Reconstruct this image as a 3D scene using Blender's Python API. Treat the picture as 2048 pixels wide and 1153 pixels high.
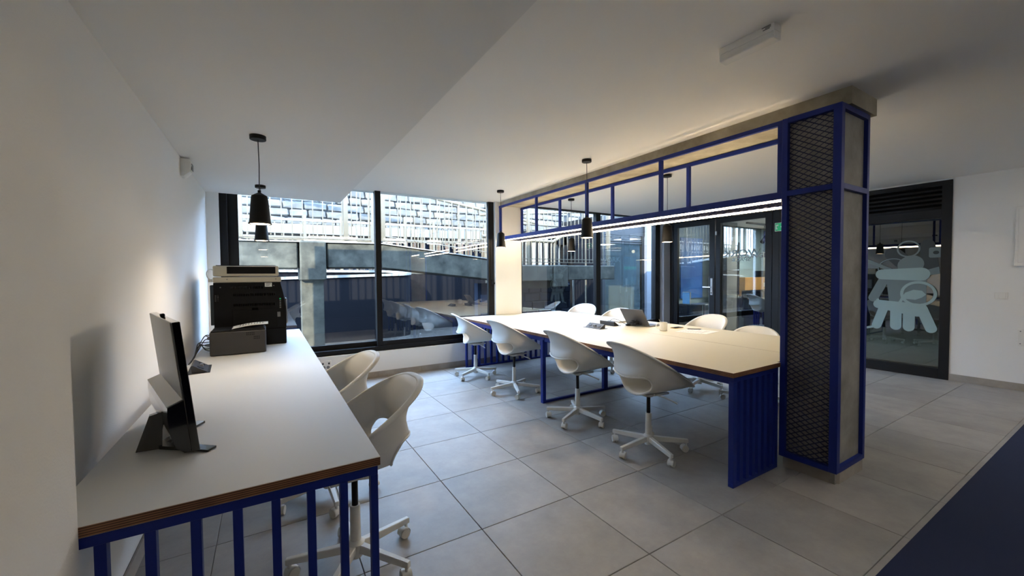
import bpy, bmesh, math, random
from mathutils import Vector, Matrix
random.seed(7)
PI = math.pi
S = bpy.context.scene
C = S.collection
for o in list(bpy.data.objects):
    bpy.data.objects.remove(o)

# ------------------------------------------------------------ camera, world, sun, exposure
EYE = 1.351
yaw, pitch, roll = 0.546154, -0.0305, -0.00872
f = Vector((math.sin(yaw)*math.cos(pitch), math.cos(yaw)*math.cos(pitch), math.sin(pitch)))
rt = Vector((math.cos(yaw), -math.sin(yaw), 0))
up = rt.cross(f)
rt2 = rt*math.cos(roll) + up*math.sin(roll)
up2 = -rt*math.sin(roll) + up*math.cos(roll)
cam = bpy.data.cameras.new('camera')
cam.sensor_width = 36.0
cam.lens = 805.74/2048*36.0
cam.clip_start = 0.02
co = bpy.data.objects.new('camera', cam)
C.objects.link(co)
M = Matrix((rt2, up2, -f)).transposed().to_4x4()
M.translation = Vector((0, 0, EYE))
co.matrix_world = M
S.camera = co

W = bpy.data.worlds.new('sky')
S.world = W
W.use_nodes = True
bg = W.node_tree.nodes['Background']
bg.inputs[0].default_value = (0.44, 0.64, 1.0, 1)
bg.inputs[1].default_value = 6.7

sd = bpy.data.lights.new('sun', 'SUN')
sd.energy = 7.0
sd.angle = math.radians(0.6)
sd.color = (1.0, 0.88, 0.70)
so = bpy.data.objects.new('sun', sd)
C.objects.link(so)
so.rotation_euler = Vector((-0.60, -0.62, 0.46)).to_track_quat('Z', 'Y').to_euler()

S.view_settings.view_transform = 'Standard'
S.view_settings.look = 'None'
S.view_settings.gamma = 1.0
S.view_settings.use_curve_mapping = False
S.view_settings.exposure = 2.5
S.cycles.use_denoising = True
S.cycles.max_bounces = 10
S.cycles.diffuse_bounces = 6
S.cycles.glossy_bounces = 4
S.cycles.transparent_max_bounces = 16
S.cycles.caustics_reflective = False
S.cycles.caustics_refractive = False
S.cycles.sample_clamp_indirect = 6.0

# ------------------------------------------------------------ materials
def lin(c):
    def g(v):
        v /= 255.0
        return v/12.92 if v <= 0.04045 else ((v+0.055)/1.055)**2.4
    return (g(c[0]), g(c[1]), g(c[2]), 1)

def mat(name, col, rough=0.6, metal=0.0, spec=0.5, emit=None, es=0.0, noise=None, bump=0.0, bscale=60.0, coat=0.0):
    """col in sRGB 0-255; noise = (second colour, scale, detail)"""
    m = bpy.data.materials.new(name)
    m.use_nodes = True
    nt = m.node_tree
    b = nt.nodes['Principled BSDF']
    b.inputs['Base Color'].default_value = lin(col)
    b.inputs['Roughness'].default_value = rough
    b.inputs['Metallic'].default_value = metal
    b.inputs['Specular IOR Level'].default_value = spec
    b.inputs['Coat Weight'].default_value = coat
    if emit:
        b.inputs['Emission Color'].default_value = lin(emit)
        b.inputs['Emission Strength'].default_value = es
    if noise or bump:
        tc = nt.nodes.new('ShaderNodeTexCoord')
    if noise:
        c2, sc, det = noise
        n = nt.nodes.new('ShaderNodeTexNoise')
        n.inputs['Scale'].default_value = sc
        n.inputs['Detail'].default_value = det
        n.inputs['Roughness'].default_value = 0.6
        geo = nt.nodes.new('ShaderNodeNewGeometry')
        nt.links.new(geo.outputs['Position'], n.inputs['Vector'])
        r = nt.nodes.new('ShaderNodeValToRGB')
        r.color_ramp.elements[0].position = 0.32
        r.color_ramp.elements[1].position = 0.68
        r.color_ramp.elements[0].color = lin(col)
        r.color_ramp.elements[1].color = lin(c2)
        nt.links.new(n.outputs['Fac'], r.inputs['Fac'])
        nt.links.new(r.outputs['Color'], b.inputs['Base Color'])
    if bump:
        n2 = nt.nodes.new('ShaderNodeTexNoise')
        n2.inputs['Scale'].default_value = bscale
        n2.inputs['Detail'].default_value = 4
        nt.links.new(tc.outputs['Object'], n2.inputs['Vector'])
        bp = nt.nodes.new('ShaderNodeBump')
        bp.inputs['Strength'].default_value = bump
        bp.inputs['Distance'].default_value = 0.01
        nt.links.new(n2.outputs['Fac'], bp.inputs['Height'])
        nt.links.new(bp.outputs['Normal'], b.inputs['Normal'])
    return m

def glass(name, tint, r0, gloss=(1, 1, 1, 1)):
    m = bpy.data.materials.new(name)
    m.use_nodes = True
    nt = m.node_tree
    nt.nodes.clear()
    out = nt.nodes.new('ShaderNodeOutputMaterial')
    mix = nt.nodes.new('ShaderNodeMixShader')
    tr = nt.nodes.new('ShaderNodeBsdfTransparent')
    gl = nt.nodes.new('ShaderNodeBsdfGlossy')
    tr.inputs['Color'].default_value = tint
    gl.inputs['Color'].default_value = gloss
    gl.inputs['Roughness'].default_value = 0.0
    lw = nt.nodes.new('ShaderNodeLayerWeight')
    lw.inputs['Blend'].default_value = 0.5
    p = nt.nodes.new('ShaderNodeMath'); p.operation = 'POWER'; p.inputs[1].default_value = 4.0
    nt.links.new(lw.outputs['Facing'], p.inputs[0])
    q = nt.nodes.new('ShaderNodeMath'); q.operation = 'MULTIPLY_ADD'
    q.inputs[1].default_value = 1-r0; q.inputs[2].default_value = r0
    nt.links.new(p.outputs[0], q.inputs[0])
    nt.links.new(q.outputs[0], mix.inputs['Fac'])
    nt.links.new(tr.outputs[0], mix.inputs[1])
    nt.links.new(gl.outputs[0], mix.inputs[2])
    nt.links.new(mix.outputs[0], out.inputs['Surface'])
    return m

def ply_mat(top=(200, 201, 200)):
    """white laminate on top, layered plywood on the cut edges"""
    m = mat('laminate_on_plywood', top, 0.5, spec=0.35)
    nt = m.node_tree; b = nt.nodes['Principled BSDF']
    geo = nt.nodes.new('ShaderNodeNewGeometry')
    sp = nt.nodes.new('ShaderNodeSeparateXYZ'); nt.links.new(geo.outputs['True Normal'], sp.inputs[0])
    ab = nt.nodes.new('ShaderNodeMath'); ab.operation = 'ABSOLUTE'; nt.links.new(sp.outputs['Z'], ab.inputs[0])
    gt = nt.nodes.new('ShaderNodeMath'); gt.operation = 'GREATER_THAN'; gt.inputs[1].default_value = 0.5
    nt.links.new(ab.outputs[0], gt.inputs[0])
    sp2 = nt.nodes.new('ShaderNodeSeparateXYZ'); nt.links.new(geo.outputs['Position'], sp2.inputs[0])
    mu = nt.nodes.new('ShaderNodeMath'); mu.operation = 'MULTIPLY'; mu.inputs[1].default_value = 2*PI/0.0062
    nt.links.new(sp2.outputs['Z'], mu.inputs[0])
    si = nt.nodes.new('ShaderNodeMath'); si.operation = 'SINE'; nt.links.new(mu.outputs[0], si.inputs[0])
    ns = nt.nodes.new('ShaderNodeTexNoise'); ns.inputs['Scale'].default_value = 9
    nt.links.new(geo.outputs['Position'], ns.inputs['Vector'])
    ad = nt.nodes.new('ShaderNodeMath'); ad.operation = 'MULTIPLY_ADD'; ad.inputs[1].default_value = 0.35
    nt.links.new(si.outputs[0], ad.inputs[0]); nt.links.new(ns.outputs['Fac'], ad.inputs[2])
    rp = nt.nodes.new('ShaderNodeValToRGB')
    rp.color_ramp.elements[0].position = 0.25; rp.color_ramp.elements[1].position = 0.8
    rp.color_ramp.elements[0].color = lin((70, 46, 34)); rp.color_ramp.elements[1].color = lin((146, 104, 74))
    nt.links.new(ad.outputs[0], rp.inputs['Fac'])
    mx = nt.nodes.new('ShaderNodeMix'); mx.data_type = 'RGBA'
    nt.links.new(gt.outputs[0], mx.inputs['Factor'])
    nt.links.new(rp.outputs['Color'], mx.inputs['A'])
    mx.inputs['B'].default_value = lin(top)
    nt.links.new(mx.outputs['Result'], b.inputs['Base Color'])
    return m

def tile_mat(name, a, b_, rough, spec=0.5):
    m = mat(name, a, rough, spec=spec)
    nt = m.node_tree; b = nt.nodes['Principled BSDF']
    geo = nt.nodes.new('ShaderNodeNewGeometry')
    oi = nt.nodes.new('ShaderNodeObjectInfo')
    mp = nt.nodes.new('ShaderNodeVectorMath'); mp.operation = 'MULTIPLY_ADD'
    mp.inputs[1].default_value = (1, 1, 1)
    cb = nt.nodes.new('ShaderNodeCombineXYZ')
    ml = nt.nodes.new('ShaderNodeMath'); ml.operation = 'MULTIPLY'; ml.inputs[1].default_value = 37
    nt.links.new(oi.outputs['Random'], ml.inputs[0])
    nt.links.new(ml.outputs[0], cb.inputs['X']); nt.links.new(ml.outputs[0], cb.inputs['Z'])
    nt.links.new(geo.outputs['Position'], mp.inputs[0]); nt.links.new(cb.outputs[0], mp.inputs[2])
    n = nt.nodes.new('ShaderNodeTexNoise'); n.inputs['Scale'].default_value = 2.2
    n.inputs['Detail'].default_value = 9; n.inputs['Roughness'].default_value = 0.72
    nt.links.new(mp.outputs[0], n.inputs['Vector'])
    r = nt.nodes.new('ShaderNodeValToRGB')
    r.color_ramp.elements[0].position = 0.3; r.color_ramp.elements[1].position = 0.7
    r.color_ramp.elements[0].color = lin(a); r.color_ramp.elements[1].color = lin(b_)
    nt.links.new(n.outputs['Fac'], r.inputs['Fac'])
    hs = nt.nodes.new('ShaderNodeHueSaturation')
    mr = nt.nodes.new('ShaderNodeMapRange'); mr.inputs['To Min'].default_value = 0.93; mr.inputs['To Max'].default_value = 1.07
    nt.links.new(oi.outputs['Random'], mr.inputs['Value']); nt.links.new(mr.outputs[0], hs.inputs['Value'])
    nt.links.new(r.outputs['Color'], hs.inputs['Color'])
    nt.links.new(hs.outputs['Color'], b.inputs['Base Color'])
    r2 = nt.nodes.new('ShaderNodeMapRange'); r2.inputs['To Min'].default_value = rough-0.07; r2.inputs['To Max'].default_value = rough+0.1
    nt.links.new(n.outputs['Fac'], r2.inputs['Value']); nt.links.new(r2.outputs[0], b.inputs['Roughness'])
    return m

X = {}
X['paint'] = mat('white_wall_paint', (230, 229, 225), 0.85, bump=0.12, bscale=180)
X['soffit'] = mat('soffit_tone', (229, 227, 222), 0.9)  # slightly darker than the ceiling material
X['ceil'] = mat('ceiling_paint', (242, 239, 233), 0.9)
X['tile'] = tile_mat('grey_floor_tile', (130, 127, 124), (162, 158, 153), 0.46, 0.35)
X['grout'] = mat('grout', (104, 101, 98), 0.9)
X['skirt'] = mat('skirting_tile', (140, 132, 122), 0.5, noise=((160, 152, 142), 6, 4))
X['ply'] = ply_mat()
X['plywarmlit'] = ply_mat((200, 192, 168))  # white laminate with the warm lamp light put into its colour
X['blue'] = mat('blue_powder_coat', (18, 38, 116), 0.5, spec=0.3)
X['navy'] = mat('navy_carpet', (13, 27, 62), 0.95, bump=0.3, bscale=500)
X['navywall'] = mat('navy_wall_paint', (9, 10, 14), 0.9, spec=0.08)
X['navyroom'] = mat('navy_room_paint', (12, 15, 26), 0.85, spec=0.2)
X['conc'] = mat('smooth_concrete', (122, 119, 112), 0.75, noise=((154, 150, 142), 5, 8), bump=0.15, bscale=30)
X['conc_beam'] = mat('board_marked_concrete', (134, 126, 106), 0.8, noise=((176, 168, 146), 4, 10), bump=0.25, bscale=18)
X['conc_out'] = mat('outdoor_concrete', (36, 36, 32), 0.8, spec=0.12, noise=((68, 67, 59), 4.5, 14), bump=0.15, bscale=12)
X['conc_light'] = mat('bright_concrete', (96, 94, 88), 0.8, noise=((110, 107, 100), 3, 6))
X['black'] = mat('black_aluminium', (9, 9, 10), 0.5, spec=0.3)
X['blackplastic'] = mat('black_plastic', (11, 11, 13), 0.45, spec=0.3)
X['blackgloss'] = mat('gloss_black_plastic', (8, 8, 9), 0.12, coat=0.5)
X['darkgrey'] = mat('dark_grey_plastic', (44, 43, 43), 0.5)
X['greyplastic'] = mat('grey_plastic', (120, 120, 120), 0.45)
X['beige'] = mat('beige_plastic', (196, 186, 160), 0.5)
X['white'] = mat('white_plastic', (226, 224, 218), 0.38)
X['chair'] = mat('white_chair_shell', (212, 211, 205), 0.45)
X['chairbase'] = mat('white_powder_coat', (206, 205, 199), 0.45)
X['caster'] = mat('pale_caster_plastic', (196, 192, 182), 0.4)
X['silver'] = mat('silver_plastic', (176, 176, 174), 0.35, metal=0.3)
X['alu'] = mat('brushed_aluminium', (190, 192, 196), 0.3, metal=0.9)
X['chrome'] = mat('chrome', (225, 225, 228), 0.08, metal=1.0)
X['lampblack'] = mat('lamp_black', (12, 11, 11), 0.55, spec=0.3)
X['paper'] = mat('paper', (226, 224, 216), 0.8)
X['ink'] = mat('ink', (70, 70, 72), 0.8)
X['led'] = mat('led_strip', (255, 240, 230), 0.5, emit=(255, 228, 186), es=10.5)
X['bulb'] = mat('lamp_diffuser', (255, 240, 220), 0.5, emit=(255, 220, 175), es=5.0)
X['tube'] = mat('linear_light_diffuser', (255, 250, 240), 0.5, emit=(255, 250, 244), es=5.0)
X['glass'] = glass('window_glass', (0.88, 0.91, 0.91, 1), 0.10)
X['doorglass'] = glass('door_glass', (0.78, 0.83, 0.82, 1), 0.13)
X['darkglass'] = glass('tinted_door_glass', (0.26, 0.32, 0.32, 1), 0.11)
X['frost'] = mat('frosted_vinyl', (146, 170, 170), 0.7)
X['frost2'] = mat('thin_frosted_vinyl', (108, 124, 126), 0.7)
X['frost3'] = mat('dark_vinyl', (52, 60, 62), 0.7)
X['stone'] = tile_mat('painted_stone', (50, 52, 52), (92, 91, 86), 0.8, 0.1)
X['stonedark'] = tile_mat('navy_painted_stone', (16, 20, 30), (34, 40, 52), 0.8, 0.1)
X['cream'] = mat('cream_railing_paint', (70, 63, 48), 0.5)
X['galv'] = mat('galvanised_steel', (86, 84, 78), 0.45, metal=0.2)
X['brown'] = mat('brown_timber_post', (66, 50, 36), 0.7)
X['wood'] = mat('oak_counter', (196, 146, 84), 0.5, noise=((166, 118, 62), 5, 8))
X['teal'] = mat('pale_teal_wall', (146, 164, 166), 0.8)
X['greywall'] = mat('grey_room_wall', (64, 62, 56), 0.85, spec=0.1)
X['bluepanel'] = mat('blue_mural', (20, 70, 170), 0.5, noise=((60, 130, 210), 1.4, 5))
X['skyblue'] = mat('painted_sky_reflection', (70, 98, 140), 0.35)
X['yellow'] = mat('yellow_brick', (196, 182, 120), 0.8, noise=((150, 140, 84), 8, 5))
X['green'] = mat('green_leaves', (120, 170, 60), 0.7)
X['exit'] = mat('exit_sign_green', (16, 110, 66), 0.5, emit=(16, 110, 66), es=0.25)
X['ground'] = mat('courtyard_paving', (34, 33, 31), 0.9, spec=0.08, noise=((46, 44, 41), 3, 6))
X['screen'] = mat('television_picture', (16, 30, 44), 0.8, spec=0.05, noise=((36, 70, 84), 6, 4), emit=(50, 90, 110), es=0.05)
X['cable'] = mat('black_cable', (16, 16, 18), 0.5)
X['whitecable'] = mat('white_cable', (210, 208, 200), 0.5)
X['gold'] = mat('gold_phone_edge', (190, 150, 70), 0.3, metal=0.6)
X['darkroom'] = mat('dark_room_paint', (52, 52, 54), 0.8)
X['cardboard'] = mat('roof_slab_paint', (190, 188, 184), 0.9)

# ------------------------------------------------------------ mesh helpers
class MB:
    def __init__(s):
        s.bm = bmesh.new()
    def box(s, x0, x1, y0, y1, z0, z1, bev=0.0, seg=1):
        b = s.bm
        v = [b.verts.new((x, y, z)) for z in (z0, z1) for y in (y0, y1) for x in (x0, x1)]
        fs = [(0, 2, 3, 1), (4, 5, 7, 6), (0, 1, 5, 4), (2, 6, 7, 3), (0, 4, 6, 2), (1, 3, 7, 5)]
        nf = [b.faces.new([v[i] for i in q]) for q in fs]
        if bev:
            es = list({e for q in nf for e in q.edges})
            bmesh.ops.bevel(b, geom=es, offset=bev, segments=seg, affect='EDGES', profile=0.5)
        return s
    def hexa(s, bot, top):
        """general prism: bot & top lists of n points"""
        b = s.bm; n = len(bot)
        v0 = [b.verts.new(p) for p in bot]; v1 = [b.verts.new(p) for p in top]
        b.faces.new(v0[::-1]); b.faces.new(v1)
        for i in range(n):
            j = (i+1) % n
            b.faces.new((v0[i], v0[j], v1[j], v1[i]))
        return s
    def prism(s, poly, a0, a1, axis='z'):
        def P(u, v, a):
            return {'z': (u, v, a), 'y': (u, a, v), 'x': (a, u, v)}[axis]
        return s.hexa([P(u, v, a0) for u, v in poly], [P(u, v, a1) for u, v in poly])
    def bar(s, p, q, w, h=None):
        """rectangular bar from p to q; w horizontal width, h height"""
        h = h or w
        p = Vector(p); q = Vector(q); d = (q-p).normalized()
        ref = Vector((0, 0, 1)) if abs(d.z) < 0.95 else Vector((0, 1, 0))
        a = d.cross(ref).normalized(); b_ = a.cross(d).normalized()
        k = [(-1, -1), (1, -1), (1, 1), (-1, 1)]
        return s.hexa([p+a*(i*w/2)+b_*(j*h/2) for i, j in k], [q+a*(i*w/2)+b_*(j*h/2) for i, j in k])
    def cyl(s, p, q, r0, r1=None, n=16, caps=True):
        r1 = r0 if r1 is None else r1
        p = Vector(p); q = Vector(q); d = (q-p).normalized()
        ref = Vector((0, 0, 1)) if abs(d.z) < 0.95 else Vector((1, 0, 0))
        a = d.cross(ref).normalized(); b_ = d.cross(a)
        b = s.bm
        c0 = [b.verts.new(p+(a*math.cos(t)+b_*math.sin(t))*r0) for t in [2*PI*i/n for i in range(n)]]
        c1 = [b.verts.new(q+(a*math.cos(t)+b_*math.sin(t))*r1) for t in [2*PI*i/n for i in range(n)]]
        for i in range(n):
            j = (i+1) % n
            b.faces.new((c0[i], c0[j], c1[j], c1[i]))
        if caps:
            b.faces.new(c0[::-1]); b.faces.new(c1)
        return s
    def lathe(s, prof, cx=0, cy=0, n=24, close=False):
        b = s.bm; rows = []
        for r, z in prof:
            rows.append([b.verts.new((cx+r*math.cos(2*PI*i/n), cy+r*math.sin(2*PI*i/n), z)) for i in range(n)] if r > 1e-6 else [b.verts.new((cx, cy, z))])
        for k in range(len(rows)-1):
            A, B = rows[k], rows[k+1]
            for i in range(n):
                j = (i+1) % n
                if len(A) == 1 and len(B) == 1: continue
                if len(A) == 1: b.faces.new((A[0], B[j], B[i]))
                elif len(B) == 1: b.faces.new((A[i], A[j], B[0]))
                else: b.faces.new((A[i], A[j], B[j], B[i]))
        return s
    def tube(s, pts, r, n=8):
        pts = [Vector(p) for p in pts]
        b = s.bm; rows = []; prev = None
        for i, p in enumerate(pts):
            d = (pts[min(i+1, len(pts)-1)]-pts[max(i-1, 0)]).normalized()
            ref = prev if prev is not None else (Vector((0, 0, 1)) if abs(d.z) < 0.9 else Vector((1, 0, 0)))
            a = (ref - d*ref.dot(d))
            if a.length < 1e-5: a = d.orthogonal()
            a.normalize(); prev = a; c = d.cross(a)
            rows.append([b.verts.new(p+(a*math.cos(2*PI*k/n)+c*math.sin(2*PI*k/n))*r) for k in range(n)])
        for A, B in zip(rows, rows[1:]):
            for i in range(n):
                j = (i+1) % n
                b.faces.new((A[i], A[j], B[j], B[i]))
        b.faces.new(rows[0][::-1]); b.faces.new(rows[-1])
        return s
    def build(s, name, m, parent=None, smooth=False, loc=None):
        off = Vector((0, 0, 0)); q = parent
        while q is not None:
            off += q.location; q = q.parent
        if loc is not None: off = off + Vector(loc)
        me = bpy.data.meshes.new(name)
        bmesh.ops.recalc_face_normals(s.bm, faces=s.bm.faces[:])
        if off.length: bmesh.ops.translate(s.bm, verts=s.bm.verts[:], vec=-off)
        s.bm.to_mesh(me); s.bm.free()
        me.materials.append(m)
        if smooth:
            me.shade_smooth()
            try:
                if smooth == 'full': raise ValueError
                me.set_sharp_from_angle(angle=math.radians(38))
            except Exception: pass
        o = bpy.data.objects.new(name, me)
        C.objects.link(o)
        if parent is not None: o.parent = parent
        if loc is not None: o.location = loc
        return o

def tag(o, label=None, cat=None, group=None, kind=None):
    if label: o['label'] = label
    if cat: o['category'] = cat
    if group: o['group'] = group
    if kind: o['kind'] = kind
    return o
def thing(name, label, cat, loc=(0, 0, 0), group=None):
    o = bpy.data.objects.new(name, None)
    o.empty_display_size = 0.05
    o.location = loc
    C.objects.link(o)
    return tag(o, label, cat, group)
def struct(name, mb, m, parent=None, **k):
    o = mb.build(name, m, parent, **k)
    if parent is None: o['kind'] = 'structure'
    return o
def share(o, loc, parent, name=None, rot=None):
    c = o.copy(); C.objects.link(c); c.parent = parent; c.location = loc
    if rot: c.rotation_euler = rot
    return c
def copy_tree(o, parent=None):
    c = o.copy(); C.objects.link(c); c.parent = parent
    for ch in list(o.children): copy_tree(ch, c)
    return c
def text_mb(txt, size, depth=0.001):
    cu = bpy.data.curves.new('t', 'FONT'); cu.body = txt; cu.size = size; cu.extrude = depth
    cu.align_x = 'LEFT'
    o = bpy.data.objects.new('t', cu); C.objects.link(o)
    dg = bpy.context.evaluated_depsgraph_get()
    me = bpy.data.meshes.new_from_object(o.evaluated_get(dg))
    bpy.data.objects.remove(o)
    mb = MB(); mb.bm.from_mesh(me)
    return mb
def smooth_path(pts, n=5):
    P_ = [Vector(pts[0])]+[Vector(p) for p in pts]+[Vector(pts[-1])]; o = []
    for i in range(len(P_)-3):
        p0, p1, p2, p3 = P_[i:i+4]
        for k in range(n):
            u = k/n
            o.append(0.5*((2*p1)+(-p0+p2)*u+(2*p0-5*p1+4*p2-p3)*u*u+(-p0+3*p1-3*p2+p3)*u**3))
    return o+[Vector(pts[-1])]
def rrect(cx, cy, w, h, r, n=5):
    p = []
    for sx, sy, a0 in ((1, 1, 0), (-1, 1, 90), (-1, -1, 180), (1, -1, 270)):
        for i in range(n+1):
            a = math.radians(a0+90*i/n)
            p.append((cx+sx*(w/2-r)+r*math.cos(a), cy+sy*(h/2-r)+r*math.sin(a)))
    return p

# ------------------------------------------------------------ room shell
XL, XP, XR = -0.556, -0.415, 7.24
YW = 5.54          # window wall
YB = -3.0          # back wall
ZC, ZS, XS = 2.51, 2.30, 0.818

fl = struct('floor', MB().box(XL-0.2, XR, YB-0.1, YW+0.12, -0.12, -0.008), X['grout'])
tm = MB().box(-0.298, 0.298, -0.298, 0.298, -0.010, 0.0, bev=0.0015).build('tile', X['tile'], fl)
first = True
for i in range(-3, 12):
    for j in range(0, 9):
        x0 = 0.949+0.6*i; x1 = x0+0.6
        y1 = 5.491-0.6*j+0.0; y0 = y1-0.6
        if y0 < 0.68: continue
        if x0 >= XR or x1 <= XL: continue
        cx0, cx1 = max(x0, XL), min(x1, XR)
        cx0 += 0.0012; cx1 -= 0.0012
        if cx1-cx0 > 0.594:
            if first:
                tm.location = ((cx0+cx1)/2, (y0+y1)/2, 0); first = False
            else: share(tm, ((cx0+cx1)/2, (y0+y1)/2, 0), fl)
        else:
            MB().box(cx0, cx1, y0+0.0012, y1-0.0012, -0.01, 0, bev=0.0015).build('tile', X['tile'], fl)
MB().box(XL, XR, 5.4925, YW+0.02, -0.01, 0.0).build('tile', X['tile'], fl)
for i in range(-3, 12):
    x0 = max(0.949+0.6*i, XL)+0.0012; x1 = min(0.949+0.6*i+0.6, XR)-0.0012
    if x1 > x0: MB().box(x0, x1, 0.664, 0.6895, -0.01, 0.0).build('border_strip', X['tile'], fl)
cp = MB().box(XP, XR, YB, 0.662, -0.01, 0.004).build('carpet', X['navy'])
tag(cp, 'dark navy carpet covering the floor beyond the grey tile border', 'carpet')

struct('ceiling', MB().box(XL-0.1, XR+4.5, YB-0.1, YW+0.25, ZC, ZC+0.35), X['ceil'])
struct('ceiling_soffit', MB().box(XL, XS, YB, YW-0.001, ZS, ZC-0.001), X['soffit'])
struct('wall_left', MB().box(XL-0.2, XL, 1.39, YW, -0.1, ZS), X['paint'])
struct('wall_left_pier', MB().box(XL-0.2, XP, YB, 1.40, -0.1, ZS), X['paint'])
struct('wall_back', MB().box(XL-0.2, XR+0.1, YB-0.15, YB, -0.1, ZC), X['navyroom'])
wl = MB()
wl.box(XL-0.2, -0.442, YW, YW+0.25, -0.1, ZC)
wl.box(-0.442, 3.13, YW, YW+0.25, -0.1, 0.345)
wl.box(3.07, 3.55, YW, YW+0.25, -0.1, ZC)
wl.box(3.55, XR+0.2, YW, YW+0.25, -0.1, 0.30)
struct('wall_window', wl, X['paint'])
wr = MB()
wr.box(XR, XR+0.14, YB, 1.44, -0.1, ZC)
wr.box(XR, XR+0.14, 1.44, YW, 2.49, ZC)
struct('wall_right', wr, X['paint'])
# skirting tiles
sk = struct('baseboard_window', MB().box(XL, 3.07, YW-0.004, YW, 0, 0.08), X['grout'])
x = XL
while x < 3.07:
    MB().box(x+0.001, min(x+0.6, 3.07)-0.001, YW-0.012, YW-0.003, 0.001, 0.082, bev=0.001).build('skirting_tile', X['skirt'], sk); x += 0.6
sk = struct('baseboard_left', MB().box(XL, XL+0.004, 1.4, YW, 0, 0.08), X['grout'])
y = 1.4
while y < YW-0.02:
    MB().box(XL+0.003, XL+0.012, y+0.001, min(y+0.6, YW-0.013)-0.001, 0.001, 0.082, bev=0.001).build('skirting_tile', X['skirt'], sk); y += 0.6
sk = struct('baseboard_right', MB().box(XR-0.004, XR, YB, 1.44, 0, 0.08), X['grout'])
y = 1.44
while y > YB+0.05:
    MB().box(XR-0.013, XR-0.003, max(y-0.6, YB)+0.001, y-0.001, 0.001, 0.084, bev=0.001).build('skirting_tile', X['skirt'], sk); y -= 0.6

# --- window 1 : two big sliding sashes
def fbox(name, a, m, parent, bev=0.002):
    return MB().box(*a, bev=bev).build(name, m, parent)
w1 = struct('window_1', MB().box(-0.442, 3.07, YW+0.06, YW+0.20, 0.345, 0.375), X['black'])
Y0, Y1 = YW+0.05, YW+0.16
fbox('frame_stile', (-0.442, -0.37, Y0, Y1, 0.375, ZC), X['black'], w1)
fbox('frame_stile', (3.005, 3.07, Y0, Y1, 0.375, ZC), X['black'], w1)
fbox('frame_sill', (-0.37, 3.005, Y0-0.02, Y1, 0.36, 0.41), X['black'], w1)
fbox('sash_stile', (-0.37, -0.27, Y0+0.055, Y1-0.01, 0.41, ZC), X['black'], w1)
fbox('sash_stile', (1.262, 1.335, Y0+0.005, Y1-0.01, 0.41, ZC), X['black'], w1)
fbox('sash_stile', (2.975, 3.005, Y0+0.005, Y1-0.05, 0.41, ZC), X['black'], w1)
fbox('sash_rail', (-0.27, 1.262, Y0+0.055, Y1-0.01, 0.41, 0.475), X['black'], w1)
fbox('sash_rail', (1.335, 2.975, Y0+0.005, Y1-0.05, 0.41, 0.475), X['black'], w1)
fbox('pane', (-0.27, 1.262, Y0+0.08, Y0+0.083, 0.475, ZC), X['glass'], w1, 0)
fbox('pane', (1.335, 2.975, Y0+0.03, Y0+0.033, 0.475, ZC), X['glass'], w1, 0)
h = MB().box(3.02, 3.045, Y0-0.02, Y0, 1.18, 1.30, bev=0.004)
h.box(3.026, 3.06, Y0-0.045, Y0-0.02, 1.22, 1.245, bev=0.004)
h.build('window_handle', X['black'], w1)

# --- window 2 : glazing right of the cream pillar
w2 = struct('window_2', MB().box(3.55, 7.12, YW+0.05, YW+0.20, 0.30, 0.335), X['black'])
fbox('frame_sill', (3.55, 7.0, Y0, Y1, 0.335, 0.42), X['black'], w2)
fbox('frame_head', (3.60, 7.0, Y0, Y1, 2.492, ZC), X['black'], w2)
fbox('frame_stile', (3.55, 3.60, Y0, Y1, 0.335, 2.509), X['black'], w2)
fbox('frame_mullion', (5.235, 5.345, Y0, Y1-0.03, 0.42, 2.492), X['black'], w2)
fbox('frame_stile', (6.88, 7.02, Y0, Y1, 0.335, 2.509), X['black'], w2)
fbox('pane', (3.60, 5.235, Y0+0.05, Y0+0.053, 0.42, 2.492), X['glass'], w2, 0)
fbox('pane', (5.345, 6.88, Y0+0.05, Y0+0.053, 0.42, 2.492), X['glass'], w2, 0)
h = MB().box(6.93, 6.96, Y0-0.03, Y0, 1.20, 1.33, bev=0.004); h.build('window_handle', X['blackplastic'], w2)
p = struct('trim_1', MB().box(7.04, 7.239, YW-0.03, YW+0.16, 0, ZC-0.001, bev=0.004), mat('grey_enamel_post', (160, 162, 168), 0.5))

# --- right wall: double glass door (door_1), transom, sign panel, sliding door (door_2)
d1 = struct('door_1', MB().box(XR-0.02, XR+0.10, 3.46, YW-0.001, 2.40, 2.49), X['black'])
fbox('jamb', (XR-0.02, XR+0.10, 5.42, 5.50, 0, 2.40), X['black'], d1)
fbox('jamb', (XR-0.02, XR+0.10, 3.40, 3.50, 0, 2.49), X['black'], d1)
for (a, b, nm) in ((4.52, 5.42, 1), (3.51, 4.50, 2)):
    fbox('leaf_stile', (XR-0.01, XR+0.05, a, a+0.11, 0.02, 2.39), X['black'], d1)
    fbox('leaf_stile', (XR-0.01, XR+0.05, b-0.09, b, 0.02, 2.39), X['black'], d1)
    fbox('leaf_rail', (XR-0.01, XR+0.05, a+0.11, b-0.09, 2.30, 2.39), X['black'], d1)
    fbox('leaf_rail', (XR-0.01, XR+0.05, a+0.11, b-0.09, 0.02, 0.14), X['black'], d1)
    fbox('pane', (XR+0.02, XR+0.023, a+0.11, b-0.09, 0.14, 2.30), X['doorglass'], d1, 0)
for z in (0.35, 1.15, 2.05):
    MB().cyl((XR-0.022, 3.512, z-0.06), (XR-0.022, 3.512, z+0.06), 0.011, n=10).build('hinge', X['black'], d1)
h = MB().box(XR-0.02, XR-0.01, 4.555, 4.60, 0.95, 1.27, bev=0.003); hp = h.build('handle_plate', X['silver'], d1)
h = MB().cyl((XR-0.02, 4.577, 1.10), (XR-0.07, 4.577, 1.10), 0.010, n=10)
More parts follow.
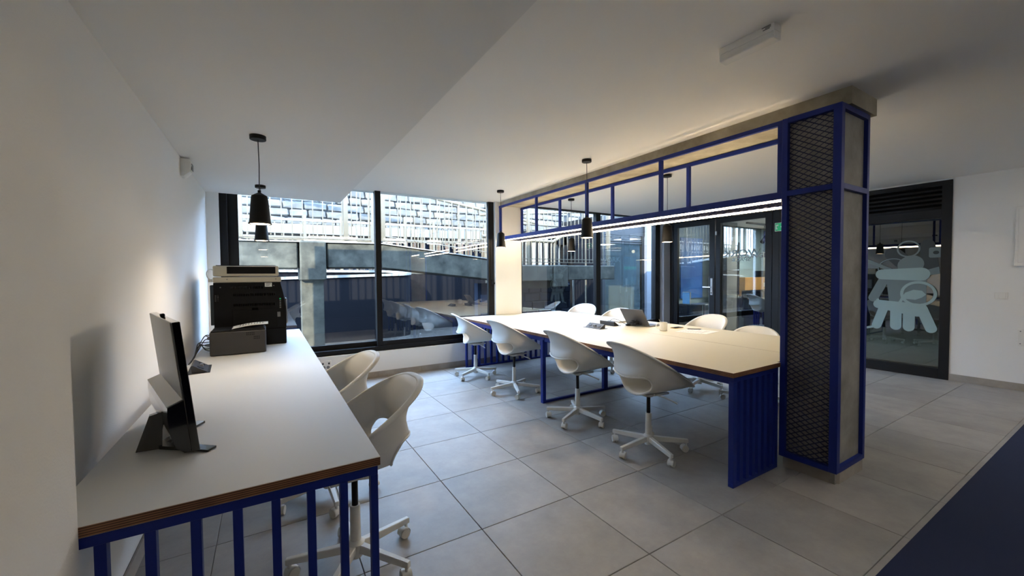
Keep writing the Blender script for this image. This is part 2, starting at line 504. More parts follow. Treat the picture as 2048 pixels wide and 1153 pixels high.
h.cyl((XR-0.07, 4.567, 1.10), (XR-0.07, 4.72, 1.10), 0.010, n=10)
h.build('lever', X['chrome'], hp)
MB().cyl((XR-0.016, 4.577, 0.99), (XR-0.026, 4.577, 0.99), 0.012, n=12).build('lock_cylinder', X['chrome'], hp)
MB().box(XR-0.035, XR-0.01, 4.47, 4.50, 2.08, 2.15, bev=0.003).build('bolt', X['silver'], d1)
MB().bar((XR+0.075, 4.67, 0.15), (XR+0.075, 4.67, 1.30), 0.03, 0.03).build('pull_bar', X['alu'], d1)

d2 = struct('door_2', MB().box(XR-0.02, XR+0.10, 1.44, 3.40, 2.43, 2.49), X['black'])
fbox('jamb', (XR-0.02, XR+0.10, 1.44, 1.53, 0, 2.43), X['black'], d2)
fbox('jamb', (XR-0.02, XR+0.10, 3.30, 3.40, 0, 2.43), X['black'], d2)
fbox('transom', (XR-0.02, XR+0.10, 1.53, 3.30, 2.03, 2.14), X['black'], d2)
fbox('bottom_rail', (XR-0.02, XR+0.10, 1.53, 3.30, 0, 0.13), X['black'], d2)
lv = MB().box(XR+0.03, XR+0.035, 1.53, 3.30, 2.14, 2.43).build('louver_backing', X['blackplastic'], d2)
for k in range(5):
    z = 2.165+k*0.055
    MB().hexa([(XR-0.015, 1.53, z), (XR-0.015, 3.30, z), (XR+0.02, 3.30, z+0.035), (XR+0.02, 1.53, z+0.035)],
              [(XR-0.015, 1.53, z+0.006), (XR-0.015, 3.30, z+0.006), (XR+0.02, 3.30, z+0.041), (XR+0.02, 1.53, z+0.041)]).build('louver_slat', X['black'], d2)
fbox('pane', (XR+0.03, XR+0.033, 1.53, 3.30, 0.13, 2.03), X['darkglass'], d2, 0)

# frosted decal on the sliding door (flat vinyl shapes, u = y, v = z)
def capsule(y0, z0, y1, z1, r0, r1=None, n=10):
    r1 = r0 if r1 is None else r1
    a = math.atan2(z1-z0, y1-y0); p = []
    for i in range(n+1):
        t = a+PI/2+PI*i/n; p.append((y0+r0*math.cos(t), z0+r0*math.sin(t)))
    for i in range(n+1):
        t = a-PI/2+PI*i/n; p.append((y1+r1*math.cos(t), z1+r1*math.sin(t)))
    return p
dx = [XR+0.026]
def decal(poly, m, name='vinyl_shape'):
    dx[0] -= 0.0006
    return MB().prism(poly, dx[0]-0.0004, dx[0], 'x').build(name, m, d2)
def ring(cy, cz, ry, rz, w, m, name='vinyl_ring', n=36, rot=0.0, a0=0, a1=360):
    dx[0] -= 0.0006
    mb = MB(); b = mb.bm; R = []
    full = (a1-a0) >= 360
    cnt = n if full else n+1
    for i in range(cnt):
        t = math.radians(a0+(a1-a0)*i/n)
        def pt(k):
            u, v = (ry-k)*math.cos(t), (rz-k)*math.sin(t)
            return (cy+u*math.cos(rot)-v*math.sin(rot), cz+u*math.sin(rot)+v*math.cos(rot))
        R.append((pt(0), pt(w)))
    rng = range(n)
    for i in rng:
        A, B = R[i], R[(i+1) % cnt]
        mb.hexa([(dx[0], *A[0]), (dx[0], *A[1]), (dx[0], *B[1]), (dx[0], *B[0])], [(dx[0]-0.0004, *A[0]), (dx[0]-0.0004, *A[1]), (dx[0]-0.0004, *B[1]), (dx[0]-0.0004, *B[0])])
    return mb.build(name, m, d2)
decal(capsule(1.66, 1.70, 1.64, 1.43, 0.07, 0.09), X['frost3'])
decal(capsule(1.99, 1.60, 1.90, 1.50, 0.09), X['frost3'])
decal([(2.02, 0.92), (1.66, 0.92), (1.66, 1.30), (2.06, 1.30)], X['frost2'])
ring(1.84, 1.66, 0.115, 0.11, 0.018, X['frost2'])
decal(rrect(1.58, 1.60, 0.13, 0.13, 0.02), X['frost2'])
decal(capsule(1.585, 1.60, 1.575, 1.60, 0.022), X['frost3'])
decal(capsule(1.83, 1.44, 1.80, 1.46, 0.115), X['frost2'])
decal([(1.69, 1.30), (1.69, 1.37), (1.55, 1.42), (1.54, 1.33)], X['frost2'])
decal(capsule(2.19, 1.00, 2.07, 1.28, 0.055), X['frost2'])
decal(capsule(2.15, 0.62, 2.08, 0.86, 0.052), X['frost'])
decal(capsule(1.95, 0.63, 1.95, 0.86, 0.058), X['frost'])
decal(capsule(1.82, 0.625, 1.82, 0.86, 0.058), X['frost'])
decal(capsule(1.61, 0.625, 1.70, 0.88, 0.056), X['frost'])
ring(2.00, 1.42, 0.15, 0.12, 0.012, X['frost2'], rot=-0.2)
decal(capsule(2.34, 1.56, 2.02, 1.39, 0.022), X['frost2'])
ring(2.02, 1.10, 0.16, 0.24, 0.03, X['frost'], a0=200, a1=330)
decal([(2.30, 0.545), (2.30, 0.575), (2.13, 0.63), (2.12, 0.60)], X['frost'])
ring(1.735, 1.07, 0.175, 0.165, 0.032, X['frost'])
decal([(1.90, 1.00), (1.86, 1.08), (1.78, 1.12), (1.70, 1.11), (1.66, 1.06), (1.70, 1.02), (1.76, 0.99)], X['frost'])
b1 = decal(capsule(2.10, 1.325, 1.71, 1.325, 0.068, 0.085), X['frost'])
tag(b1, label='upper pale rounded bar of the frosted artwork')
b2 = decal(capsule(2.13, 0.915, 1.74, 0.855, 0.058, 0.085), X['frost'])
tag(b2, label='lower pale rounded bar of the frosted artwork')

# lettering on the double door, mirrored as seen from inside
def lettering(txt, size, y_right, z, m, mirrored=True, x=XR+0.012, name='lettering', space=1.0):
    mb = text_mb(txt, size)
    for v in mb.bm.verts:
        u, w, d = v.co
        v.co = (x+d, (y_right+u*space) if mirrored else (y_right-u*space), z+w)
    return mb.build(name, m, d1)
X['letter'] = mat('grey_vinyl_letter', (120, 138, 144), 0.6)
X['letter2'] = mat('pale_vinyl_letter', (126, 120, 128), 0.6)
lettering('WORK', 0.17, 3.70, 1.665, X['letter'], space=1.25)
lettering('SPACE', 0.09, 3.87, 1.575, X['letter'], space=1.3)
lettering('LOUNGE', 0.10, 4.10, 1.63, X['letter2'], mirrored=False, x=XR+0.016, space=1.25)

# wall fittings on the right wall
o = thing('exit_sign', 'green and white emergency exit sign on the dark wall behind the blue post', 'sign', (XR-0.03, 3.39, 2.06))
MB().box(XR-0.035, XR-0.021, 3.24, 3.46, 2.045, 2.185, bev=0.003).build('frame', X['white'], o)
MB().box(XR-0.038, XR-0.034, 3.25, 3.45, 2.055, 2.175).build('panel', X['exit'], o)
sg = MB()
sg.prism([(3.415, 2.075), (3.44, 2.075), (3.44, 2.155), (3.40, 2.155), (3.40, 2.13), (3.425, 2.13), (3.425, 2.10), (3.415, 2.10)], XR-0.040, XR-0.038, 'x')
sg.prism([(3.30, 2.10), (3.34, 2.10), (3.34, 2.085), (3.37, 2.115), (3.34, 2.145), (3.34, 2.13), (3.30, 2.13)], XR-0.040, XR-0.038, 'x')
sg.build('pictogram', X['white'], o)
o = thing('light_switch', 'small white rocker light switch on the right wall', 'switch', (XR, 1.03, 1.07))
MB().box(XR-0.010, XR-0.001, 0.985, 1.085, 1.03, 1.11, bev=0.003).build('plate', X['white'], o)
MB().box(XR-0.014, XR-0.009, 1.0, 1.055, 1.04, 1.10, bev=0.002).build('rocker', X['white'], o)
o = thing('wall_panel', 'cream box on the right wall above the sockets, cut by the photo edge', 'panel', (XR, 0.8, 1.41))
MB().box(XR-0.035, XR-0.001, 0.62, 0.944, 1.41, 2.08, bev=0.004).build('box_body', X['white'], o)
MB().box(XR-0.042, XR-0.034, 0.65, 0.92, 1.45, 2.05, bev=0.003).build('box_door', X['white'], o)
o = thing('socket_plate', 'white socket plate low on the right wall at the photo edge', 'socket', (XR, 0.85, 0.6))
MB().box(XR-0.012, XR-0.001, 0.74, 0.908, 0.51, 0.70, bev=0.003).build('plate', X['white'], o)
for z in (0.535, 0.675):
    MB().cyl((XR-0.014, 0.888, z), (XR-0.011, 0.888, z), 0.006, n=8).build('screw', X['greyplastic'], o)
# outlets low on the window wall
o = thing('wall_outlet', 'white double outlet plate under the window beside the left desk', 'outlet', (0.60, YW, 0.26))
MB().box(0.55, 0.67, YW-0.010, YW-0.0005, 0.18, 0.30, bev=0.003).build('plate', X['white'], o)
MB().box(0.635, 0.655, YW-0.012, YW-0.009, 0.25, 0.275).build('port', X['ink'], o)
MB().box(0.565, 0.585, YW-0.012, YW-0.009, 0.25, 0.275).build('port', X['ink'], o)
MB().cyl((0.635, YW-0.010, 0.215), (0.635, YW-0.013, 0.215), 0.02, n=14).build('socket', X['greyplastic'], o)
MB().cyl((0.585, YW-0.010, 0.215), (0.585, YW-0.013, 0.215), 0.02, n=14).build('socket', X['greyplastic'], o)
# alarm sensor
o = thing('motion_sensor', 'white wedge shaped motion sensor high on the left wall', 'sensor', (XL, 4.07, 2.16))
sn = MB().prism([(XL+0.001, 2.15), (XL+0.02, 2.15), (XL+0.062, 2.19), (XL+0.072, 2.24), (XL+0.060, 2.285), (XL+0.001, 2.285)], 4.02, 4.12, 'y')
sn.build('housing', X['white'], o)
MB().box(XL+0.068, XL+0.074, 4.035, 4.105, 2.205, 2.255, bev=0.002).build('lens', X['greyplastic'], o)
# emergency luminaire
o = thing('emergency_light', 'white oblong emergency light fitting on the ceiling', 'ceiling light', (2.05, 1.12, ZC))
MB().box(2.018, 2.082, 0.98, 1.245, 2.475, ZC-0.001, bev=0.002).build('base', X['white'], o)
MB().box(2.018, 2.082, 0.980, 1.245, 2.440, 2.4765, bev=0.006, seg=2).build('diffuser', X['white'], o)
for k, (a, b_) in enumerate(((0.995, 1.035), (0.995, 1.02), (1.0, 1.03))):
    MB().box(2.0165, 2.0180, a, b_, 2.501-k*0.006, 2.504-k*0.006).build('printed_line', X['ink'], o)

# linear LED fittings over the unseen back part of the room (they show in the glass doors)
for k, (x, y) in enumerate(((1.3, -1.2), (4.0, -1.2), (6.2, -0.7))):
    o = thing('linear_light', ['suspended linear light over the carpet beside the left wall', 'suspended linear light over the middle of the carpet', 'suspended linear light over the carpet beside the right wall'][k], 'ceiling light', (x, y, 2.40), 'linear lights over the carpet')
    MB().box(x-1.0, x+1.0, y-0.04, y+0.04, 2.40, 2.46, bev=0.003).build('housing', X['black'], o)
    MB().box(x-0.98, x+0.98, y-0.03, y+0.03, 2.39, 2.402).build('diffuser', X['tube'], o)
    MB().box(x-0.98, x+0.98, y-0.03, y+0.03, 2.458, 2.464).build('added_uplight', X['tube'], o)  # glowing top added to brighten the ceiling
    for sx in (-0.8, 0.8):
        MB().cyl((x+sx, y, 2.46), (x+sx, y, ZC-0.001), 0.003, n=6).build('hanger', X['black'], o)

# ------------------------------------------------------------ concrete beam, column, cream pillar
bx = lambda y: 3.115+(y-1.09)*0.012
yb0 = 1.06
bm_ = MB().hexa([(bx(yb0), yb0, 2.400), (bx(yb0)+0.40, yb0, 2.400), (bx(YW)+0.38, YW, 2.452), (bx(YW), YW, 2.452)],
                [(bx(yb0), yb0, ZC-0.001), (bx(yb0)+0.40, yb0, ZC-0.001), (bx(YW)+0.38, YW, ZC-0.001), (bx(YW), YW, ZC-0.001)])
struct('concrete_beam', bm_, X['conc_beam'])
cr = struct('concrete_column', MB().box(3.062, 3.440, 1.098, 1.388, 0.0, 2.40), X['conc'])
# tiled plinth round the column
pl = MB().hexa([(3.06, 1.40, 0), (3.058, 1.125, 0), (3.098, 1.085, 0), (3.457, 1.085, 0), (3.457, 1.40, 0)],
               [(3.06, 1.40, 0.082), (3.058, 1.125, 0.082), (3.098, 1.085, 0.082), (3.457, 1.085, 0.082), (3.457, 1.40, 0.082)])
pl.build('plinth', X['skirt'], cr)

# ------------------------------------------------------------ blue frame round the column and LED shelf
TH = 0.034
F = thing('column_frame', 'royal blue steel frame with expanded mesh wrapped round the concrete column', 'frame', (3.05, 1.1, 0))
fx0, fx1, fy0, fy1 = 3.022, 3.458, 1.075, 1.41
for (a, b_) in ((fx0, fy0), (fx0, fy1-TH), (fx1-TH, fy0), (fx1-TH, fy1-TH)):
    w = 0.045 if (a, b_) == (fx0, fy0) else TH
    MB().box(a, a+w, b_, b_+w, 0.084, 2.398, bev=0.0015).build('post', X['blue'], F)
for z in (0.084, 1.875, 2.364):
    MB().box(fx0, fx0+TH, fy0+0.045, fy1-TH, z, z+TH).build('rail', X['blue'], F)
    MB().box(fx0+0.045, fx1-TH, fy0, fy0+TH*0.7, z, z+TH).build('rail', X['blue'], F)
def expanded(y0, y1, z0, z1, x, dy=0.0275, hh=0.0172):
    """expanded-metal sheet in the plane x"""
    mb = MB(); n = int(round((y1-y0)/dy)); dy = (y1-y0)/n
    rows = int(round((z1-z0)/hh)); hh = (z1-z0)/rows
    t = 0.0017; d = 0.003
    for r in range(rows+1):
        for i in range(n):
            za = z0+r*hh+(hh/2 if (i+r) % 2 else -hh/2); zb = z0+r*hh+(hh/2 if (i+1+r) % 2 else -hh/2)
            za = min(max(za, z0), z1); zb = min(max(zb, z0), z1)
            ya, yb = y0+i*dy, y0+(i+1)*dy
            mb.hexa([(x, ya, za-t), (x+d, ya, za-t+0.004), (x+d, ya, za+t+0.004), (x, ya, za+t)],
                    [(x, yb, zb-t), (x+d, yb, zb-t+0.004), (x+d, yb, zb+t+0.004), (x, yb, zb+t)])
    return mb
X['meshblue'] = mat('dark_blue_mesh', (14, 20, 62), 0.5)
expanded(fy0+0.045, fy1-TH, 0.118, 1.875, fx0+0.026).build('mesh_panel', X['meshblue'], F)
expanded(fy0+0.045, fy1-TH, 1.909, 2.364, fx0+0.026).build('mesh_panel', X['meshblue'], F)

G = thing('hanging_shelf', 'royal blue suspended shelf frame with two glowing light strips over the long table', 'shelf', (3.1, 3.4, 1.86))
def gx(y, off=0.0): return 3.035+(y-1.41)*0.0245+off
def gz(y): return 0.0115*(y-1.41)
def rail(y0, y1, off, z0, z1, w, name, m):
    a, b_ = gx(y0, off), gx(y1, off)
    g0, g1 = gz(y0), gz(y1)
    return MB().hexa([(a, y0, z0+g0), (a+w, y0, z0+g0), (b_+w, y1, z0+g1), (b_, y1, z0+g1)], [(a, y0, z1+g0), (a+w, y0, z1+g0), (b_+w, y1, z1+g1), (b_, y1, z1+g1)]).build(name, m, G)
DW = 0.40
ys, ye = 1.412, YW-0.003
rail(ys, ye, 0, 2.368, 2.398, 0.03, 'top_rail', X['blue'])
rail(ys, ye, DW, 2.368, 2.398, 0.03, 'top_rail', X['blue'])
rail(ys, ye, 0, 1.862, 1.912, 0.03, 'shelf_rail', X['blue'])
rail(ys, ye, DW, 1.862, 1.912, 0.03, 'shelf_rail', X['blue'])
for y in (1.43, 2.44, 3.46, 4.49, 5.51):
    for off in (0, DW):
        a = gx(y, off)
        MB().box(a, a+0.03, y-0.015, y+0.015, 1.911+gz(y), 2.369+gz(y)).build('hanger', X['blue'], G)
    if y > 1.5:
        a = gx(y, 0)+0.03
        MB().box(a, a+DW-0.03, y-0.015, y+0.015, 1.884+gz(y), 1.908+gz(y)).build('cross_bar', X['blue'], G)
lp = MB()
n = 13; rows = 128
for r in range(rows+1):
    y = ys+0.02+(ye-ys-0.04)*r/rows; hh = (ye-ys-0.04)/rows
    for i in range(n):
        xa = gx(y)+0.03+(DW-0.03)*i/n; xb = gx(y)+0.03+(DW-0.03)*(i+1)/n
        ya = y+(hh/2 if (i+r) % 2 else -hh/2); yb = y+(hh/2 if (i+1+r) % 2 else -hh/2)
        t = 0.0025
        zb = 1.872+gz(y)
        lp.hexa([(xa, ya-t, zb), (xa, ya+t, zb-0.004), (xa, ya+t, zb), (xa, ya-t, zb+0.004)],
                [(xb, yb-t, zb), (xb, yb+t, zb-0.004), (xb, yb+t, zb), (xb, yb-t, zb+0.004)])
lp.build('mesh_deck', X['meshblue'], G)
rail(ys+0.03, ye-0.05, 0.034, 1.852, 1.866, 0.012, 'light_strip', X['led'])
rail(ys+0.03, ye-0.05, DW-0.016, 1.852, 1.866, 0.012, 'light_strip', X['led'])

# ------------------------------------------------------------ left desk
def slat_frame(parent, x0, x1, y, zt, n, w=0.024, d=0.03, leftmost=True):
    """end frame of flat bars in the plane y (n bars incl. the outer ones)"""
    MB().box(x0, x1, y, y+d, zt-0.032, zt, bev=0.001).build('top_bar', X['blue'], parent)
    MB().box(x0, x1, y, y+d, 0.0, 0.024, bev=0.001).build('bottom_bar', X['blue'], parent)
    for i in range(n):
        x = x0+(x1-w-x0)*i/(n-1)
        MB().box(x, x+w, y, y+d, 0.024, zt-0.032, bev=0.001).build('upright', X['blue'], parent)
D = thing('wall_desk', 'long white desk with plywood edge on blue slatted frame along the left wall', 'desk', (-0.05, 3.4, 0))
ZT = 0.735
MB().box(-0.500, 0.318, 1.402, 5.447, 0.705, ZT, bev=0.0012).build('desktop', X['ply'], D)
slat_frame(D, -0.49, 0.311, 1.412, 0.704, 9)
slat_frame(D, -0.49, 0.311, 3.40, 0.704, 2, w=0.03)
slat_frame(D, -0.49, 0.311, 5.40, 0.704, 9)
for x in (-0.49, 0.281):
    MB().box(x, x+0.03, 1.442, 5.40, 0.672, 0.704).build('apron_rail', X['blue'], D)

# ------------------------------------------------------------ long table
T = thing('long_table', 'long white communal table with plywood edge on blue steel frames', 'table', (3.4, 3.4, 0))
tx = {'l0': 2.447, 'l1': 2.455, 's0': 3.40, 's1': 3.50, 'r0': 4.28, 'r1': 4.31}
ty0, ty1 = 1.402, 5.53
# the frame posts of the column stand just beyond the table end, so the top is cut back round them
MB().prism([(tx['l0'], ty0), (3.018, ty0), (3.018, 1.425), (tx['s0']-0.0015, 1.425), (tx['s1']-0.0015, ty1), (tx['l1'], ty1)], 0.705, ZT).build('tabletop', X['plywarmlit'], T)
MB().prism([(tx['s0']+0.0015, 1.425), (tx['r0'], 1.425), (tx['r1'], ty1), (tx['s1']+0.0015, ty1)], 0.705, ZT).build('tabletop', X['plywarmlit'], T)
slat_frame(T, 2.47, 3.01, 1.412, 0.704, 8, w=0.038, d=0.034)
slat_frame(T, 2.47, 4.25, 5.37, 0.704, 18, w=0.028, d=0.034)
# open middle frames
MB().box(2.455, 2.495, 3.43, 3.47, 0, 0.672, bev=0.001).build('leg', X['blue'], T)
MB().box(3.33, 3.39, 3.43, 3.47, 0.024, 0.672, bev=0.001).build('leg', X['blue'], T)
MB().box(4.24, 4.28, 3.43, 3.47, 0, 0.672, bev=0.001).build('leg', X['blue'], T)
MB().box(2.495, 4.24, 3.435, 3.465, 0, 0.024).build('foot_rail', X['blue'], T)
MB().box(2.47, 4.27, 3.43, 3.47, 0.672, 0.704).build('cross_rail', X['blue'], T)
MB().box(4.24, 4.28, 1.45, 1.49, 0, 0.672, bev=0.001).build('leg', X['blue'], T)
for x in (2.475, 3.40, 4.235):
    MB().box(x, x+0.034, 1.47 if x > 3 else 1.446, 3.43, 0.655, 0.704).build('apron_rail', X['blue'], T)
    MB().box(x, x+0.034, 3.47, 5.37, 0.655, 0.704).build('apron_rail', X['blue'], T)

# ------------------------------------------------------------ swivel chair prototype
def chair_shell():
    prof = [(0.325, 0.446), (0.310, 0.455), (0.26, 0.456), (0.14, 0.442), (0.02, 0.428), (-0.10, 0.424), (-0.175, 0.432), (-0.215, 0.458), (-0.236, 0.51),
            (-0.240, 0.565), (-0.228, 0.62), (-0.212, 0.665), (-0.214, 0.72), (-0.230, 0.785), (-0.256, 0.84), (-0.288, 0.868)]
    # arc length parametrisation
    L = [0]
    for a, b_ in zip(prof, prof[1:]): L.append(L[-1]+math.hypot(b_[0]-a[0], b_[1]-a[1]))
    def cen(t):
        s = t*L[-1]
        for k in range(len(L)-1):
            if s <= L[k+1]+1e-9:
                u = (s-L[k])/(L[k+1]-L[k])
                p0 = prof[max(k-1, 0)]; p1 = prof[k]; p2 = prof[k+1]; p3 = prof[min(k+2, len(prof)-1)]
                def cr(a, b1, c, d): return 0.5*((2*b1)+(-a+c)*u+(2*a-5*b1+4*c-d)*u*u+(-a+3*b1-3*c+d)*u**3)
                return (cr(p0[0], p1[0], p2[0], p3[0]), cr(p0[1], p1[1], p2[1], p3[1]))
        return prof[-1]
    F0, F1 = prof[0], prof[-1]
    def surf(a, t):   # a in -1..1, t in 0..1
        g = t
        cx, cz = cen(t)
        rx = F0[0]+(F1[0]-F0[0])*g; rz = F0[1]+(F1[1]-F0[1])*g
        # slight convex crown on the rim line
        rz += 0.006*math.sin(PI*g); rx += 0.004*math.sin(PI*g)
        e = abs(2*g-1)
        n = 3.0 if g < 0.5 else 2.45
        w = 0.232*(max(0.0, 1-e**n))**(1/n)
        th = abs(a)*PI/2
        k = 1-math.cos(th)
        return Vector((cx+(rx-cx)*k, math.copysign(w*math.sin(th), a), 0.463+(cz+(rz-cz)*k-0.424)*0.872))
    NA, NT = 36, 56
    tc, dt, da = 0.583, 0.102, 0.60
    ts = [0.5-0.5*math.cos(PI*(0.02+0.96*j/NT)) for j in range(NT+1)]
    ts[0] = 0.0012; ts[-1] = 0.9988
    def inside(a, t): return (abs(a)/da)**2.6+(abs(t-tc)/dt)**2.6 < 1
    P = {}
    for i in range(NA+1):
        for j in range(NT+1):
            P[(i, j)] = [-1+2*i/NA, ts[j]]
    faces = []
    for i in range(NA):
        for j in range(NT):
            q = [(i, j), (i+1, j), (i+1, j+1), (i, j+1)]
            ca = sum(P[k][0] for k in q)/4; ct = sum(P[k][1] for k in q)/4
            if not inside(ca, ct): faces.append(q)
    from collections import Counter
    E = Counter()
    for q in faces:
        for k in range(4):
            E[frozenset((q[k], q[(k+1) % 4]))] += 1
    for e, c in E.items():
        if c == 1:
            for k in e:
                a, t = P[k]
                if 0 < k[0] < NA and 0 < k[1] < NT:
                    r = ((abs(a)/da)**2.6+(abs(t-tc)/dt)**2.6)**(1/2.6)
                    if r > 1e-6: P[k][0] = a/r; P[k][1] = tc+(t-tc)/r
    mb = MB(); V = {}
    for q in faces:
        for k in q:
            if k not in V: V[k] = mb.bm.verts.new(surf(P[k][0], P[k][1]))
        mb.bm.faces.new([V[k] for k in q])
    # close the two tips
    for j in (0, NT):
        row = [V[(i, j)] for i in range(NA+1)]
        try: mb.bm.faces.new(row if j else row[::-1])
        except Exception: pass
    rim = [surf(-1, t) for t in ts]+[surf(1, t) for t in ts[::-1]]
    edge = []
    for k in range(60):
        q = 2*PI*k/60
        c_, s_ = math.cos(q), math.sin(q)
        edge.append(surf(da*math.copysign(abs(c_)**(2/2.6), c_), tc+dt*math.copysign(abs(s_)**(2/2.6), s_)))
    return mb, rim, edge

def make_chair(label):
    r = thing('swivel_chair', label, 'chair', (0, 0, 0), None)
    mb, rim, edge = chair_shell()
    o = mb.build('seat_shell', X['chair'], r, smooth=True)
    md = o.modifiers.new('s', 'SOLIDIFY'); md.thickness = 0.008; md.offset = 0
    dg = bpy.context.evaluated_depsgraph_get()
    me = bpy.data.meshes.new_from_object(o.evaluated_get(dg)); o.modifiers.clear(); o.data = me; me.shade_smooth()
    # rolled flange round the rim
    cx = sum((p for p in rim), Vector())/len(rim)
    nrm = Vector((F_ := 0.41, 0, 0.58)).normalized()
    fl_ = MB(); R = []
    N = len(rim)
    for i, p in enumerate(rim):
        tan = (rim[(i+1) % N]-rim[(i-1) % N])
        if tan.length < 1e-6: tan = Vector((0, 1, 0))
        tan.normalize()
        out = tan.cross(nrm).normalized()
        if out.dot(p-cx) < 0: out = -out
        g = min(1.0, max(0.0, (p.z-0.50)/0.32))
        w = 0.006+0.020*g; dn = 0.006+0.020*g
        a = p+nrm*0.004-out*0.002
        b_ = p+out*w*0.55+nrm*0.003
        c = p+out*w-nrm*dn*0.35
        d = p+out*w*1.0-nrm*dn
        e = d-out*0.005
        f_ = p+out*(w*0.4)-nrm*0.004
        prof_ = []
        for k in range(10):
            th = 2*PI*k/10
            prof_.append(p+out*(w*0.5+(w*0.5+0.003)*math.cos(th))-nrm*(dn*0.45*(0.5+0.5*math.cos(th)))+nrm*(0.0035+dn*0.22)*math.sin(th))
        R.append([fl_.bm.verts.new(q) for q in prof_])
    for i in range(N):
        A, B = R[i], R[(i+1) % N]
        for k in range(10):
            l = (k+1) % 10
            fl_.bm.faces.new((A[k], A[l], B[l], B[k]))
    fl_.build('rim', X['chair'], r, smooth='full')
    eb = MB(); RR = []
    ec = sum(edge, Vector())/len(edge)
    for i, p in enumerate(edge):
        t_ = (edge[(i+1) % 60]-edge[i-1]).normalized()
        u_ = (p-ec); u_ = (u_-t_*u_.dot(t_)).normalized()
        v_ = t_.cross(u_)
        RR.append([eb.bm.verts.new(p+u_*(0.004+0.008*math.cos(k*PI/3))+v_*(0.0062*math.sin(k*PI/3))) for k in range(6)])
    for i in range(60):
        A, B = RR[i], RR[(i+1) % 60]
        for k in range(6): eb.bm.faces.new((A[k], A[(k+1) % 6], B[(k+1) % 6], B[k]))
    eb.build('opening_rim', X['chair'], r, smooth=True)
    # tilt plate, lever, piston, column
    m_ = MB().box(-0.085, 0.095, -0.07, 0.07, 0.443, 0.458, bev=0.004)
    m_.box(-0.02, 0.12, -0.09, -0.07, 0.446, 0.462, bev=0.003)
    m_.box(-0.02, 0.12, 0.07, 0.09, 0.446, 0.462, bev=0.003)
    m_.cyl((0, 0, 0.423), (0, 0, 0.446), 0.035, 0.05, n=16)
    m_.build('seat_plate', X['chairbase'], r, smooth=True)
    lv_ = MB().tube([(0.03, -0.04, 0.438), (0.05, -0.10, 0.436), (0.07, -0.17, 0.423), (0.075, -0.215, 0.416)], 0.006, n=8)
    lv_.build('lever', X['chairbase'], r, smooth=True)
    MB().cyl((0, 0, 0.25), (0, 0, 0.424), 0.014, n=14).build('piston', X['blackplastic'], r, smooth=True)
    MB().cyl((0, 0, 0.12), (0, 0, 0.295), 0.0245, 0.022, n=18).build('column', X['chairbase'], r, smooth=True)
    hb = MB().lathe([(0.0, 0.052), (0.028, 0.052), (0.030, 0.075), (0.040, 0.098), (0.040, 0.118), (0.030, 0.130), (0.0245, 0.132), (0, 0.132)], n=20)
    hb.build('hub', X['chairbase'], r, smooth=True)
    return r

def add_star(r, deg):
    for k in range(5):
        a = math.radians(deg+72*k)
        ca, sa = math.cos(a), math.sin(a)
        def L(x, y, z): return (x*ca-y*sa, x*sa+y*ca, z)
        am = MB()
        s0 = [(0.030, -0.016, 0.078), (0.030, 0.016, 0.078), (0.030, 0.016, 0.118), (0.030, -0.016, 0.118)]
        s1 = [(0.295, -0.012, 0.068), (0.295, 0.012, 0.068), (0.295, 0.012, 0.096), (0.295, -0.012, 0.096)]
        am.hexa([L(*p) for p in s0], [L(*p) for p in s1])
        bmesh.ops.bevel(am.bm, geom=[e for e in am.bm.edges], offset=0.003, segments=1, affect='EDGES')
        ar = am.build('arm', X['chairbase'], r)
        r_ = ar
        # caster: hood and two wheels
        cb = MB(); sw = a+random.uniform(-1.2, 1.2)+PI/2
        cx, cy = 0.280*ca, 0.280*sa
        wx, wy = math.cos(sw), math.sin(sw)     # wheel axle direction
        ox, oy = -wy*0.012, wx*0.012
        c = Vector((cx+ox, cy+oy, 0.0265))
        for sgn in (-1, 1):
            p = c+Vector((wx, wy, 0))*(0.006*sgn); q = c+Vector((wx, wy, 0))*(0.022*sgn)
            cb.cyl(p, q, 0.0260, 0.0245, n=18)
        cb.build('caster', X['caster'], r_, smooth=True)
        hd = MB()
        # hood: half cylinder shell over the wheels + stem
        A = []
        for i in range(9):
            t = math.radians(-10+200*i/8)
            A.append((math.cos(t)*0.0285, math.sin(t)*0.0285))
        for (r0) in (1,):
            prev = None
            for (u, v) in A:
                d = Vector((-wy, wx, 0))*u+Vector((0, 0, v))
                pa = c+d+Vector((wx, wy, 0))*0.019; pb = c+d-Vector((wx, wy, 0))*0.019
                pr = (hd.bm.verts.new(pa), hd.bm.verts.new(pb))
                if prev: hd.bm.faces.new((prev[0], pr[0], pr[1], prev[1]))
                prev = pr
        hd.cyl((cx, cy, 0.050), (cx, cy, 0.072), 0.008, n=10)
        hd.build('caster_hood', X['chairbase'], r_, smooth=True)

def rebuild_star(r, deg):
    for ch in list(r.children):
        if ch.name.split('.')[0] in ('arm', 'caster', 'caster_hood'): bpy.data.objects.remove(ch)

